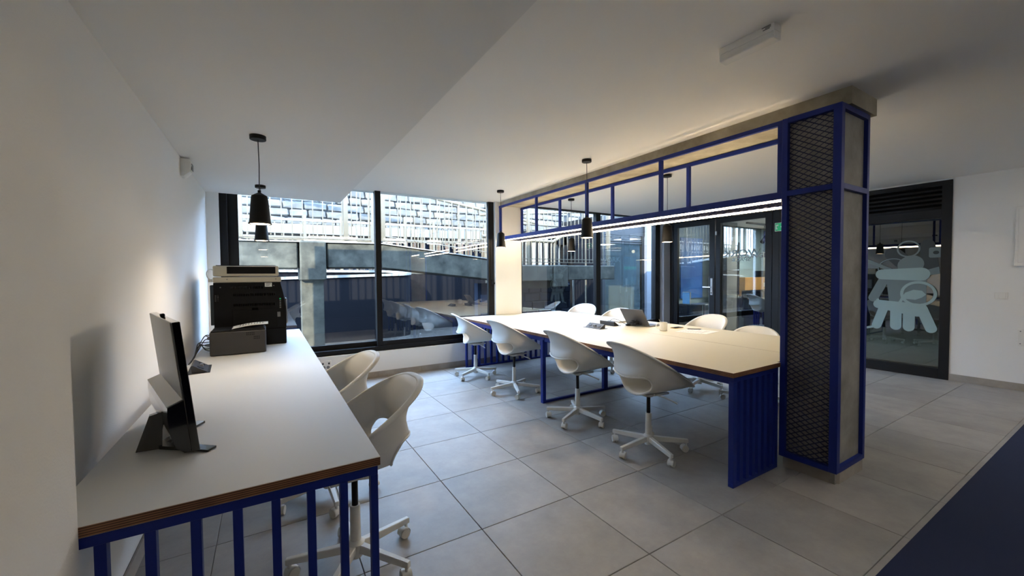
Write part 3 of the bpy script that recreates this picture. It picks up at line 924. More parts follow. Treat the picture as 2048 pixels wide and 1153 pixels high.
GT = 'white swivel chairs pushed up to the long table'
GD = 'white swivel chairs at the wall desk'
chairs = [  # x, y, facing deg, star deg(world), dz, label, group
    (2.47, 2.07, -9, 36, 0.0, 'white shell swivel chair, nearest of the four on the near side of the long table', GT),
    (2.45, 2.87, -4, 60, 0.0, 'white shell swivel chair second nearest on the near side of the long table', GT),
    (2.42, 3.95, 2, 32, 0.0, 'white shell swivel chair third from the front on the near side of the long table', GT),
    (2.37, 4.86, -12, 64, 0.0, 'white shell swivel chair farthest along the near side of the long table, beside the window', GT),
    (4.42, 5.13, 205, 20, 0.0, 'white shell swivel chair behind the long table in front of the stone wall window', GT),
    (4.20, 4.18, 191, 10, 0.0, 'white shell swivel chair behind the open laptop on the long table', GT),
    (4.35, 2.90, 178, 50, 0.0, 'white shell swivel chair behind the mug and phone, in front of the glass doors', GT),
    (4.22, 2.24, 197, 30, -0.075, 'white shell swivel chair behind the long table next to the mesh column', GT),
    (0.325, 1.955, 184, 20, 0.0, 'white shell swivel chair at the near corner of the wall desk', GD),
    (0.295, 2.70, 188, 56, 0.0, 'white shell swivel chair farther along the wall desk', GD),
]
proto = make_chair(chairs[0][5])
for i, (x, y, fa, sa, dz, lab, grp) in enumerate(chairs):
    c = proto if i == 0 else copy_tree(proto_clean, None) if False else (proto if i == 0 else None)
    if c is None:
        c = proto.copy(); C.objects.link(c)
        for ch in list(proto.children):
            if ch.name.split('.')[0] in ('arm', 'caster', 'caster_hood'): continue
            d = ch.copy(); C.objects.link(d); d.parent = c
    c['label'] = lab; c['group'] = grp
    c.location = (0, 0, 0); c.rotation_euler = (0, 0, 0)
    add_star(c, sa-fa)
    for ch in c.children:
        if dz and ch.name.split('.')[0] in ('seat_shell', 'rim', 'opening_rim', 'seat_plate', 'lever', 'piston'): ch.location.z = dz
    c.location = (x, y, 0.0); c.rotation_euler = (0, 0, math.radians(fa))

# ------------------------------------------------------------ pendant lamps
def pendant(x, y, zc, zb, lab):
    r = thing('pendant_lamp', lab, 'pendant lamp', (x, y, zc), 'black pendant lamps')
    MB().lathe([(0, zc-0.028), (0.046, zc-0.028), (0.048, zc-0.026), (0.048, zc-0.001), (0, zc-0.001)], x, y, 28).build('canopy', X['lampblack'], r, smooth=True)
    mb = MB().lathe([(0.0, zb+0.195), (0.010, zb+0.213), (0.010, zb+0.225), (0.0, zb+0.225)], x, y, 14)
    mb.build('cable_grip', X['lampblack'], r, smooth=True)
    MB().tube([(x, y, zc-0.028), (x+0.003, y, (zc+zb)/2+0.1), (x, y, zb+0.224)], 0.0028, 6).build('cable', X['cable'], r, smooth=True)
    sh = [(0.006, zb+0.212), (0.018, zb+0.205), (0.046, zb+0.188), (0.049, zb+0.180), (0.063, zb+0.010), (0.068, zb+0.008), (0.068, zb), (0.062, zb),
          (0.060, zb+0.010), (0.046, zb+0.178), (0.018, zb+0.198), (0.006, zb+0.206)]
    shd = MB().lathe(sh, x, y, 32).build('lamp_shade', X['lampblack'], r, smooth=True)
    MB().lathe([(0.0, zb+0.001), (0.050, zb+0.001), (0.060, zb+0.004), (0.060, zb+0.010), (0, zb+0.010)], x, y, 24).build('bulb', X['bulb'], shd)
    l = bpy.data.lights.new('lamp_light', 'SPOT'); l.energy = 6; l.color = (1.0, 0.80, 0.55); l.spot_size = math.radians(150); l.spot_blend = 0.8
    l.shadow_soft_size = 0.04
    lo = bpy.data.objects.new('lamp_light', l); C.objects.link(lo); lo.parent = r; lo.location = (0, 0, zb-0.004-zc)
pendant(-0.030, 3.20, ZS, 1.712, 'black pendant lamp over the wall desk, nearer of the two')
pendant(-0.036, 4.89, ZS, 1.733, 'black pendant lamp over the wall desk just before the window')
pendant(2.768, 3.09, ZC, 1.727, 'black pendant lamp in front of the middle of the blue shelf')
pendant(2.736, 4.78, ZC, 1.740, 'black pendant lamp near the window end of the blue shelf')
pendant(3.970, 4.78, ZC, 1.715, 'black pendant lamp behind the shelf in front of the outdoor railing')
pendant(4.005, 3.09, ZC, 1.728, 'black pendant lamp behind the shelf in front of the glass doors')

# ------------------------------------------------------------ things on the long table
def powerbox(lab, x, y, ang, grp, flip=1):
    r = thing('power_box', lab, 'power box', (0, 0, 0), grp)
    MB().box(-0.14, 0.14, -0.06, 0.06, ZT+0.0005, ZT+0.004, bev=0.001).build('plate', X['blackplastic'], r)
    MB().prism([(-0.035, ZT+0.004), (0.045, ZT+0.004), (-0.030, ZT+0.052), (-0.040, ZT+0.050)], -0.12, 0.12, 'x').build('socket_block', X['darkgrey'], r)
    # the sloping face carries sockets
    def onface(u, k, rr, mm, nm):
        t = k; p = Vector((u, -0.030+0.075*t, ZT+0.052-0.048*t)); nn = Vector((0, 0.048, 0.075)).normalized()
        MB().cyl(p+nn*0.0005, p+nn*0.003, rr, n=16).build(nm, mm, r)
    onface(-0.075, 0.5, 0.021, X['blackplastic'], 'socket')
    onface(0.075, 0.5, 0.021, X['blackplastic'], 'socket')
    MB().box(-0.02, 0.02, 0.002, 0.018, ZT+0.022, ZT+0.040, bev=0.001).build('usb_port', X['greyplastic'], r)
    r.location = (x, y, 0); r.rotation_euler = (0, 0, ang)
    return r
powerbox('black pop-up power socket box in the table with sockets facing the camera side', 3.25, 3.49, PI/2+0.02, 'table power boxes')
powerbox('black pop-up power socket box in the table with its smooth back showing', 3.58, 3.60, -PI/2, 'table power boxes')
powerbox('black flip-up power socket on the wall desk near the printer', -0.40, 3.40, -PI/2+0.06, None)

# laptop on a stack of papers: seen from behind the lid
lp_ = thing('laptop', 'open grey laptop seen from behind its lid on the long table', 'laptop', (0, 0, 0))
MB().box(-0.17, 0.17, -0.12, 0.12, 0.0, 0.016, bev=0.003).build('keyboard_base', X['greyplastic'], lp_)
MB().box(-0.15, 0.15, -0.03, 0.09, 0.0162, 0.0175).build('keyboard', X['blackplastic'], lp_)
ld = MB().box(-0.17, 0.17, -0.008, 0.0, 0.0, 0.235, bev=0.003)
bmesh.ops.rotate(ld.bm, verts=ld.bm.verts[:], cent=(0, 0, 0), matrix=Matrix.Rotation(math.radians(-34), 3, 'X'))
bmesh.ops.translate(ld.bm, verts=ld.bm.verts[:], vec=(0, 0.118, 0.012))
X['lid'] = mat('grey_laptop_lid', (92, 92, 94), 0.4, metal=0.3)
ldo = ld.build('lid', X['lid'], lp_)
sc_ = MB().box(-0.155, 0.155, -0.0095, -0.008, 0.015, 0.222)
bmesh.ops.rotate(sc_.bm, verts=sc_.bm.verts[:], cent=(0, 0, 0), matrix=Matrix.Rotation(math.radians(-34), 3, 'X'))
bmesh.ops.translate(sc_.bm, verts=sc_.bm.verts[:], vec=(0, 0.118, 0.012))
sc_.build('screen', X['blackgloss'], lp_)
lp_.location = (3.915, 3.345, ZT+0.0005); lp_.rotation_euler = (0, 0, math.radians(92))

nb = thing('notebook_stack', 'flat stack of closed notebooks behind the laptop', 'notebooks', (3.93, 3.78, ZT))
for k in range(3):
    MB().box(3.80+0.01*k, 4.05-0.01*k, 3.66, 3.86, ZT+0.001+0.008*k, ZT+0.008+0.008*k, bev=0.001).build('notebook', X['greyplastic'] if k % 2 else X['paper'], nb)

mg = thing('mug', 'white mug with a teaspoon on the long table', 'mug', (3.70, 2.90, ZT))
MB().lathe([(0, ZT+0.001), (0.036, ZT+0.001), (0.039, ZT+0.004), (0.041, ZT+0.092), (0.0385, ZT+0.092), (0.036, ZT+0.008), (0, ZT+0.008)], 3.70, 2.90, 28).build('mug_body', X['white'], mg, smooth=True)
MB().tube(smooth_path([(3.668, 2.922, ZT+0.078), (3.650, 2.932, ZT+0.080), (3.634, 2.940, ZT+0.064), (3.632, 2.941, ZT+0.040), (3.646, 2.933, ZT+0.023), (3.668, 2.920, ZT+0.020)]), 0.0045, 8).build('handle', X['white'], mg, smooth=True)
MB().tube([(3.715, 2.90, ZT+0.012), (3.675, 2.925, ZT+0.10), (3.665, 2.932, ZT+0.125)], 0.0025, 6).build('teaspoon', X['chrome'], mg, smooth=True)

ph = thing('phone', 'dark phone with gold edge lying on the long table', 'phone', (4.0, 2.95, ZT))
MB().prism(rrect(4.0, 2.95, 0.15, 0.075, 0.01), ZT+0.001, ZT+0.007).build('phone_body', X['gold'], ph)
MB().prism(rrect(4.0, 2.95, 0.144, 0.069, 0.009), ZT+0.007, ZT+0.0085).build('phone_screen', X['blackgloss'], ph)
pn = thing('pen', 'black pen lying on the printed sheet', 'pen', (4.03, 2.76, ZT+0.008))
MB().cyl((3.98, 2.80, ZT+0.0085), (4.07, 2.70, ZT+0.0085), 0.005, n=10).build('barrel', X['blackgloss'], pn, smooth=True)
MB().cyl((4.07, 2.70, ZT+0.0085), (4.082, 2.687, ZT+0.0085), 0.005, 0.0015, n=10).build('tip', X['chrome'], pn, smooth=True)
MB().cyl((3.98, 2.80, ZT+0.0085), (3.974, 2.807, ZT+0.0085), 0.0052, 0.004, n=10).build('cap_end', X['chrome'], pn, smooth=True)
sh_ = thing('printed_sheet', 'printed white sheet of paper on the long table beneath the pen', 'paper', (3.95, 2.62, ZT))
MB().prism([(3.72, 2.77), (4.04, 2.82), (4.13, 2.52), (3.80, 2.46)], ZT+0.001, ZT+0.0022).build('sheet', X['paper'], sh_)
tl = MB()
for k in range(9):
    a = Vector((3.77+0.008*k, 2.74-0.024*k, ZT+0.0023)); b_ = a+Vector((0.24, 0.038, 0))
    tl.bar(a, a+(b_-a)*(0.9 if k % 3 else 0.6), 0.005, 0.0004)
tl.build('print', X['letter2'], sh_)
# tangle of adapter cables
tc_ = MB(); random.seed(11)
pts = []
for k in range(70):
    a = k*0.93
    pts.append((3.735+0.045*math.cos(a)+random.uniform(-.018, .018), 3.33+0.045*math.sin(a*1.13)+random.uniform(-.018, .018), ZT+0.010+0.0010*k*(0.6+0.5*math.sin(a*0.7))+random.uniform(0, .012)))
sm = []
for i in range(len(pts)-3):
    for u in (0, 0.33, 0.66):
        p0, p1, p2, p3 = (Vector(pts[i+j]) for j in range(4))
        sm.append(0.5*((2*p1)+(-p0+p2)*u+(2*p0-5*p1+4*p2-p3)*u*u+(-p0+3*p1-3*p2+p3)*u**3))
tc_.tube([(p.x, p.y, max(p.z, ZT+0.004)) for p in sm], 0.0032, 5)
ca = thing('cable_tangle', 'tangled black laptop charger cable with plug leading to the power box', 'cable', (3.76, 3.36, ZT))
tc_.build('coiled_cable', X['cable'], ca, smooth=True)
MB().tube(smooth_path([(3.60, 3.62, ZT+0.03), (3.64, 3.61, ZT+0.065), (3.69, 3.56, ZT+0.06), (3.72, 3.48, ZT+0.02), (3.73, 3.42, ZT+0.006), (3.74, 3.36, ZT+0.006)]), 0.0032, 6).build('lead', X['cable'], ca, smooth=True)
MB().box(3.68, 3.74, 3.40, 3.43, ZT+0.001, ZT+0.024, bev=0.004).build('adapter', X['blackplastic'], ca)
MB().cyl((3.80, 3.25, ZT+0.014), (3.84, 3.24, ZT+0.014), 0.012, n=12).build('plug', X['blackplastic'], ca)
MB().tube([(3.80, 3.28, ZT+0.004), (3.88, 3.20, ZT+0.004), (3.93, 3.16, ZT+0.004)], 0.0025, 5).build('grey_lead', X['greyplastic'], ca, smooth=True)

# ------------------------------------------------------------ things on the wall desk
# monitor
mo = thing('monitor', 'silver backed computer monitor on black stand seen from its near edge, on the wall desk', 'monitor', (0, 0, 0))
ML = 0.60       # screen width
tilt = math.radians(-5.5)
def tl_(mb, piv=(0, 0, 0.0)):
    bmesh.ops.rotate(mb.bm, verts=mb.bm.verts[:], cent=piv, matrix=Matrix.Rotation(tilt, 3, 'Y')); return mb
Z0, HM = 0.012, 0.458
tl_(MB().box(-0.011, 0.012, -ML/2, ML/2, Z0, Z0+HM, bev=0.002)).build('screen_bezel', X['blackgloss'], mo)
tl_(MB().box(-0.0135, -0.0105, -ML/2+0.018, ML/2-0.004, Z0+0.004, Z0+HM-0.001, bev=0.001)).build('back_cover', X['silver'], mo)
hp_ = [(-0.012, Z0), (-0.030, Z0+0.004), (-0.050, Z0+0.03), (-0.060, Z0+0.08), (-0.060, Z0+0.14), (-0.056, Z0+0.172), (-0.010, Z0+0.185)]
tl_(MB().prism(hp_, -ML/2+0.006, ML/2-0.03, 'y')).build('rear_housing', X['blackgloss'], mo)
tl_(MB().prism([(-0.010, Z0+0.1855), (-0.057, Z0+0.1725), (-0.057, Z0+0.176), (-0.010, Z0+0.190)], -ML/2+0.012, ML/2-0.03, 'y')).build('housing_top', X['silver'], mo)
tl_(MB().box(-0.008, 0.006, -0.012, 0.012, Z0+HM, Z0+HM+0.012, bev=0.002)).build('webcam', X['blackplastic'], mo)
st_ = MB()
# raked rear leg
st_.hexa([(-0.145, -0.125, 0.001), (-0.140, -0.095, 0.001), (-0.072, -0.125, 0.001), (-0.075, -0.150, 0.001)],
         [(-0.105, -0.115, 0.118), (-0.102, -0.090, 0.118), (-0.066, -0.100, 0.128), (-0.068, -0.125, 0.128)])
# two splayed front feet
st_.hexa([(-0.085, -0.150, 0.001), (-0.070, -0.110, 0.001), (0.060, -0.285, 0.001), (0.030, -0.310, 0.001)],
         [(-0.085, -0.150, 0.014), (-0.070, -0.110, 0.014), (0.060, -0.285, 0.008), (0.030, -0.310, 0.008)])
st_.hexa([(-0.085, -0.150, 0.001), (-0.075, -0.100, 0.001), (0.065, 0.080, 0.001), (0.085, 0.055, 0.001)],
         [(-0.085, -0.150, 0.014), (-0.075, -0.100, 0.014), (0.065, 0.080, 0.010), (0.085, 0.055, 0.010)])
st_.build('stand', X['blackgloss'], mo)
MB().cyl((-0.092, -0.12, 0.012), (-0.070, -0.10, 0.125), 0.014, n=16).build('stand_neck', X['chrome'], mo, smooth=True)
mo.location = (-0.306, 2.055, ZT+0.0005); mo.rotation_euler = (0, 0, math.radians(15.7))

# small dark printer
sp = thing('small_printer', 'low dark grey printer with a paper on top, on the wall desk', 'printer', (-0.2, 4.0, ZT))
MB().box(-0.395, -0.018, 3.90, 4.20, ZT+0.004, ZT+0.190, bev=0.008, seg=2).build('printer_body', X['darkgrey'], sp)
MB().box(-0.388, -0.022, 3.905, 4.195, ZT+0.190, ZT+0.200, bev=0.003).build('lid', X['blackplastic'], sp)
MB().box(-0.26, -0.03, 3.93, 4.17, ZT+0.200, ZT+0.207, bev=0.002).build('output_tray', X['blackplastic'], sp)
def grille(parent, x0, x1, z0, z1, y, nx, nz, m, name='vent'):
    mb = MB(); dx_ = (x1-x0)/nx; dz_ = (z1-z0)/nz
    for i in range(nx):
        for k in range(nz):
            mb.box(x0+dx_*(i+0.18), x0+dx_*(i+0.82), y-0.0015, y-0.0003, z0+dz_*(k+0.12), z0+dz_*(k+0.88))
    return mb.build(name, m, parent)
grille(sp, -0.155, -0.095, ZT+0.150, ZT+0.178, 3.90, 5, 2, X['blackplastic'])
grille(sp, -0.105, -0.060, ZT+0.115, ZT+0.145, 3.90, 4, 2, X['blackplastic'])
MB().box(-0.398, -0.394, 3.93, 3.96, ZT+0.02, ZT+0.16).build('port_panel', X['blackplastic'], sp)
for z, dz in ((0.135, 0), (0.08, 0.0)):
    MB().box(-0.412, -0.394, 3.925, 3.965, ZT+z, ZT+z+0.016, bev=0.002).build('plug', X['greyplastic'], sp)
pp = thing('paper_sheet', 'curled printed sheet lying on top of the small printer', 'paper', (-0.15, 4.0, ZT+0.21))
pg = MB(); R = []
for i in range(9):
    u = i/8; x = -0.25+0.25*u; z = ZT+0.2095+0.022*math.sin(PI*0.5*min(1, u*1.4))+0.004*u
    R.append([pg.bm.verts.new((x, y, z)) for y in (3.93, 4.12)])
for a, b_ in zip(R, R[1:]): pg.bm.faces.new((a[0], b_[0], b_[1], a[1]))
po = pg.build('sheet', X['paper'], pp)
md = po.modifiers.new('s', 'SOLIDIFY'); md.thickness = 0.004
tx_ = MB()
for k in range(9):
    x = -0.20+0.020*k; u = (x+0.25)/0.25; z = ZT+0.2095+0.022*math.sin(PI*0.5*min(1, u*1.4))+0.004*u
    tx_.box(x, x+0.004, 3.95, 4.10-0.02*(k % 3), z+0.0022, z+0.0026)
tx_.build('print', X['ink'], pp)

# cables behind the small printer
cb_ = thing('printer_cables', 'bunch of black cables between the small printer and the left wall', 'cable', (-0.45, 4.0, ZT))
random.seed(21)
for k in range(8):
    z = ZT+0.045+0.017*k; j1, j2, j3 = (random.uniform(-1, 1) for _ in range(3))
    MB().tube(smooth_path([(-0.400, 3.932+0.005*k, z), (-0.425, 3.915+0.01*j1, z+0.012+0.012*j2), (-0.452+0.01*j2, 3.87+0.03*j1, ZT+0.10+0.03*j3), (-0.470+0.008*j1, 3.79+0.04*j2, ZT+0.045+0.025*j1), (-0.480, 3.71+0.03*j3, ZT+0.014+0.008*abs(j2)), (-0.488, 3.62, ZT+0.006)]), 0.0034, 6).build('cable', X['cable'], cb_, smooth=True)

X['copierblack'] = mat('copier_black_plastic', (6, 6, 8), 0.5, spec=0.2)
# office copier
bp = thing('copier', 'large black office copier with beige scanner top, its back towards the camera', 'copier', (-0.12, 4.6, ZT))
x0, x1, y0, y1 = -0.40, 0.135, 4.33, 4.88
MB().box(x0+0.0, x1+0.012, y0, y1, ZT+0.001, ZT+0.15, bev=0.006).build('paper_cassette', X['copierblack'], bp)
MB().prism([(x0, ZT+0.15), (x1+0.012, ZT+0.15), (x1+0.010, ZT+0.33), (x1-0.005, ZT+0.46), (x1-0.03, ZT+0.575), (x0, ZT+0.575)], y0, y1, 'y').build('printer_body', X['copierblack'], bp)
MB().box(x0-0.002, x1-0.022, y0-0.003, y1, ZT+0.577, ZT+0.625, bev=0.006).build('scanner_base', X['beige'], bp)
MB().box(x0, x1-0.040, y0-0.003, y1, ZT+0.632, ZT+0.725, bev=0.010, seg=2).build('document_feeder', X['beige'], bp)
MB().box(x0+0.10, x1-0.066, y0-0.006, y0-0.001, ZT+0.655, ZT+0.717).build('feeder_panel', X['copierblack'], bp)
MB().box(x0+0.02, x1-0.06, y0+0.02, y1-0.02, ZT+0.725, ZT+0.731, bev=0.002).build('feeder_top', X['copierblack'], bp)
grille(bp, x0+0.12, x0+0.37, ZT+0.515, ZT+0.545, y0, 22, 1, X['blackgloss'])
grille(bp, x0+0.14, x0+0.46, ZT+0.45, ZT+0.48, y0, 24, 1, X['blackgloss'])
grille(bp, x0+0.14, x0+0.46, ZT+0.36, ZT+0.39, y0, 24, 1, X['blackgloss'])
grille(bp, x0+0.005, x0+0.04, ZT+0.41, ZT+0.47, y0, 2, 5, X['blackgloss'])
MB().box(x0+0.135, x0+0.475, y0-0.006, y0-0.0005, ZT+0.16, ZT+0.335, bev=0.002).build('rear_door', X['copierblack'], bp)
MB().box(x0+0.28, x0+0.325, y0-0.010, y0-0.005, ZT+0.325, ZT+0.345).build('door_latch', X['blackgloss'], bp)
MB().box(x0+0.475, x0+0.500, y0-0.016, y0-0.0005, ZT+0.255, ZT+0.300, bev=0.002).build('power_inlet', X['greyplastic'], bp)
MB().box(x0+0.382, x0+0.438, y0-0.0025, y0-0.0005, ZT+0.535, ZT+0.572).build('rating_label', X['paper'], bp)
lt = MB()
for k in range(3): lt.box(x0+0.39, x0+0.43-0.006*k, y0-0.0032, y0-0.0025, ZT+0.562-0.009*k, ZT+0.565-0.009*k)
lt.build('label_print', X['ink'], bp)
for (xx, zz) in ((x0+0.05, 0.535), (x0+0.453, 0.545), (x0+0.10, 0.605), (x0+0.47, 0.605)):
    MB().cyl((xx, y0-0.006, ZT+zz), (xx, y0-0.0005, ZT+zz), 0.005, n=8).build('screw', X['greyplastic'], bp)
for k in range(5):
    MB().box(x0+0.495, x0+0.507, y0-0.004, y0-0.0005, ZT+0.335+0.02*k, ZT+0.347+0.02*k).build('connector', X['greyplastic'] if k != 4 else X['exit'], bp)
MB().box(x0-0.030, x0-0.001, y0+0.06, y0+0.36, ZT+0.20, ZT+0.555, bev=0.004).build('side_tray', mat('dark_teal_plastic', (50, 62, 68), 0.5), bp)
MB().box(x1+0.010, x1+0.024, y0+0.05, y0+0.25, ZT+0.18, ZT+0.42, bev=0.004).build('side_pocket', X['greyplastic'], bp)
wc = thing('white_cable', 'short white cable looping beside the copier top by the wall', 'cable', (-0.42, 4.35, 1.40))
MB().tube(smooth_path([(-0.405, 4.40, 1.425), (-0.425, 4.36, 1.43), (-0.445, 4.35, 1.40), (-0.440, 4.35, 1.36), (-0.425, 4.348, 1.345)]), 0.004, 6).build('loop', X['whitecable'], wc, smooth=True)
MB().box(-0.436, -0.408, 4.335, 4.365, 1.318, 1.345, bev=0.003).build('plug', X['whitecable'], wc)

# ------------------------------------------------------------ outdoors
struct('courtyard_ground', MB().box(-8, 17, YW+0.25, 10.2, -0.2, -0.02), X['ground'])
struct('courtyard_paving', MB().box(-8, 17, 10.2, 13, -0.2, -0.02), mat('pale_bounce_ground', (206, 198, 180), 0.85))  # hidden far ground, made pale to bounce sunlight up to the ceiling
# level concrete edge beam with capital and column, then the falling ramp edge
B = thing('concrete_ramp', 'grey concrete ramp edge beam carried by a column outside the left window', 'ramp', (0.6, 7.3, 0))
YO = 7.2
def panel(xa, xb, za0, za1, zb0, zb1, yo=YO, dep=0.45, name='beam_panel', m='conc_out'):
    mb = MB().hexa([(xa, yo, za0), (xb, yo, zb0), (xb, yo+dep, zb0), (xa, yo+dep, za0)], [(xa, yo, za1), (xb, yo, zb1), (xb, yo+dep, zb1), (xa, yo+dep, za1)])
    bmesh.ops.bevel(mb.bm, geom=mb.bm.edges[:], offset=0.02, segments=1, affect='EDGES')
    return mb.build(name, X[m], B)
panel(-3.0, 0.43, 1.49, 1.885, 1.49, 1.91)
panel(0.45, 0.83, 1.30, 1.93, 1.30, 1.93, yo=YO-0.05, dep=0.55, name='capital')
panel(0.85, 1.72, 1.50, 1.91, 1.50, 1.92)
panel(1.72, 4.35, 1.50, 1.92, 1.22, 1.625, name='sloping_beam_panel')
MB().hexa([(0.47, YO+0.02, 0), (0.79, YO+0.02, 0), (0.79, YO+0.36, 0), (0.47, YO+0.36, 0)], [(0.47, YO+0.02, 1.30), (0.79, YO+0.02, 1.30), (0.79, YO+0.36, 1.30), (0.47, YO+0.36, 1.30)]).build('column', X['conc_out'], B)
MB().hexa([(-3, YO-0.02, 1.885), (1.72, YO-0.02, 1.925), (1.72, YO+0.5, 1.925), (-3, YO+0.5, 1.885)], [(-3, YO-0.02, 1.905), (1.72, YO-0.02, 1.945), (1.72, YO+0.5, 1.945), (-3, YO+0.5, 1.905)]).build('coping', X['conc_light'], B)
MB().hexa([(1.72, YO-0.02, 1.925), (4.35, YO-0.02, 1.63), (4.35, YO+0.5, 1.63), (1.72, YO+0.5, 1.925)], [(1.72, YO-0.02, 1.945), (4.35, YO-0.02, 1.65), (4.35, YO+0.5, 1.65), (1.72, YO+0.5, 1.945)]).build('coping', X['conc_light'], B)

def railing(lab, pts, h0, h1, sp_, bw, m, posts=None, rails=(), yrail=None, prail=0.035, name='railing', bl='baluster'):
    """railing along a straight line pts=(xa,y,za) -> (xb,y,zb); h0/h1 = foot and head of the balusters above that line"""
    (xa, ya, za), (xb, yb, zb) = pts
    R_ = thing(name, lab, 'railing', (xa, ya, za))
    Ln = math.hypot(xb-xa, yb-ya); n = int(Ln/sp_)
    base = None
    for i in range(n+1):
        u = i/n; x = xa+(xb-xa)*u; y = ya+(yb-ya)*u; z = za+(zb-za)*u
        if base is None:
            base = MB().box(x-bw/2, x+bw/2, y-bw/2, y+bw/2, z+h0, z+h1).build(bl, m, R_)
            bl0 = base.location.copy(); o0 = Vector((x, y, z))
        else: share(base, bl0+Vector((x, y, z))-o0, R_)
    for hr, th, mm in rails:
        MB().bar((xa, ya-0.01, za+hr), (xb, yb-0.01, zb+hr), th, th).build('rail', mm, R_)
    for px in (posts or []):
        u = (px-xa)/(xb-xa); z = za+(zb-za)*u; y = ya+(yb-ya)*u
        MB().box(px-prail, px+prail, y-prail, y+prail, z+h0-0.05, z+h1+0.1).build('post', m, R_)
    return R_
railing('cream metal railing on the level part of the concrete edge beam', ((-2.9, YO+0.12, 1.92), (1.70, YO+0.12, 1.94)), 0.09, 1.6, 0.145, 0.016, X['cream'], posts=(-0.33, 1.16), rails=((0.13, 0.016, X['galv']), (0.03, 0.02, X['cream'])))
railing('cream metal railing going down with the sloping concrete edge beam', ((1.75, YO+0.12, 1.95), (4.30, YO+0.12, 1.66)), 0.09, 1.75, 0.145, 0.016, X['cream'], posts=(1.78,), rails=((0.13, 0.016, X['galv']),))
gp = thing('steel_post', 'thin galvanised steel post beside the left window frame outdoors', 'post', (-0.48, 7.0, 1.9))
MB().box(-0.50, -0.42, 7.22, 7.28, 1.94, 4.0).build('shaft', X['galv'], gp)
gp = thing('steel_post', 'thin galvanised steel post just left of the window mullion outdoors', 'post', (1.60, 7.0, 1.9))
MB().box(1.57, 1.63, 7.22, 7.28, 1.94, 4.0).build('shaft', X['galv'], gp)

# hairpin navy wall with pale coping
N_ = thing('hairpin_wall', 'dark navy ramp wall with bright rounded coping under the concrete beam', 'wall', (0, 9.2, 0))
path = []
for i in range(13): path.append((-4+6.2*i/12, 9.2, 1.20+0.165*i/12))
for i in range(1, 13):
    a = -PI/2+PI*i/12
    path.append((2.45+0.42*math.cos(a), 9.62+0.42*math.sin(a), 1.365+0.09*i/12))
for i in range(1, 9): path.append((2.45-6.5*i/8, 10.04, 1.455+0.05*i/8))
wm = MB(); cm = MB(); rows = []; rc = []
for i, (x, y, z) in enumerate(path):
    a = Vector(path[max(i-1, 0)][:2]); b_ = Vector(path[min(i+1, len(path)-1)][:2]); d = (b_-a).normalized(); nn = Vector((d.y, -d.x))
    w = 0.06
    rows.append([wm.bm.verts.new((x+nn.x*s*w, y+nn.y*s*w, zz)) for s, zz in ((1, -0.02), (1, z), (-1, z), (-1, -0.02))])
    w = 0.10
    rc.append([cm.bm.verts.new((x+nn.x*s*w, y+nn.y*s*w, zz)) for s, zz in ((1, z), (1, z+0.055), (-1, z+0.055), (-1, z))])
for mb_, RR in ((wm, rows), (cm, rc)):
    for A_, B_ in zip(RR, RR[1:]):
        for k in range(4): mb_.bm.faces.new((A_[k], A_[(k+1) % 4], B_[(k+1) % 4], B_[k]))
wm.build('wall_body', X['navywall'], N_)
cm.build('coping', X['conc_light'], N_)
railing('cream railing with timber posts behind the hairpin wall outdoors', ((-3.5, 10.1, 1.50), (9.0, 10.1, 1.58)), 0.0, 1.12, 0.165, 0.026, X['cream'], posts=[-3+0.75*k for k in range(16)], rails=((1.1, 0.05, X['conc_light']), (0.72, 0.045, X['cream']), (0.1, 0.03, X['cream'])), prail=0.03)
railing('brown timber picket fence in front of the stone wall outdoors', ((-3.4, 11.1, 1.2), (8.6, 11.1, 1.2)), -1.22, 1.15, 0.24, 0.07, X['brown'], rails=((1.12, 0.05, X['cream']), (0.5, 0.04, X['cream'])), name='picket_fence', bl='picket')
rw = thing('ramp_wall', 'dark navy wall below the sloping ramp, right of the hairpin wall outdoors', 'wall', (6, 10.2, 0))
MB().box(1.5, 6.6, 10.14, 10.24, -0.02, 1.42).build('wall_body', X['navywall'], rw)
MB().box(1.5, 6.6, 10.12, 10.26, 1.42, 1.46).build('coping', X['conc_out'], rw)
# pale ledge ramp
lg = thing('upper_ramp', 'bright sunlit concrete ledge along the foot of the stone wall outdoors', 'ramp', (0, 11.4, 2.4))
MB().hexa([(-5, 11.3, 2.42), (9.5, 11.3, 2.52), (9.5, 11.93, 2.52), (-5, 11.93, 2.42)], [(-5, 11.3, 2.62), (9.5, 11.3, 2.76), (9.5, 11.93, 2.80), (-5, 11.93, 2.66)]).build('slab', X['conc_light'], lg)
# sloping handrail
hr = thing('ramp_handrail', 'thick sloping tubular handrail crossing in front of the stone wall outdoors', 'handrail', (3, 11, 3.4))
MB().cyl((-1.5, 10.9, 4.35), (8.0, 10.9, 3.0), 0.045, n=12).build('tube', X['cream'], hr, smooth=True)
for k in range(22):
    x = 2.0+k*0.28; zt = 4.35-(x+1.5)*0.1421
    MB().box(x-0.012, x+0.012, 10.89, 10.91, -0.02, zt).build('baluster', X['cream'], hr)
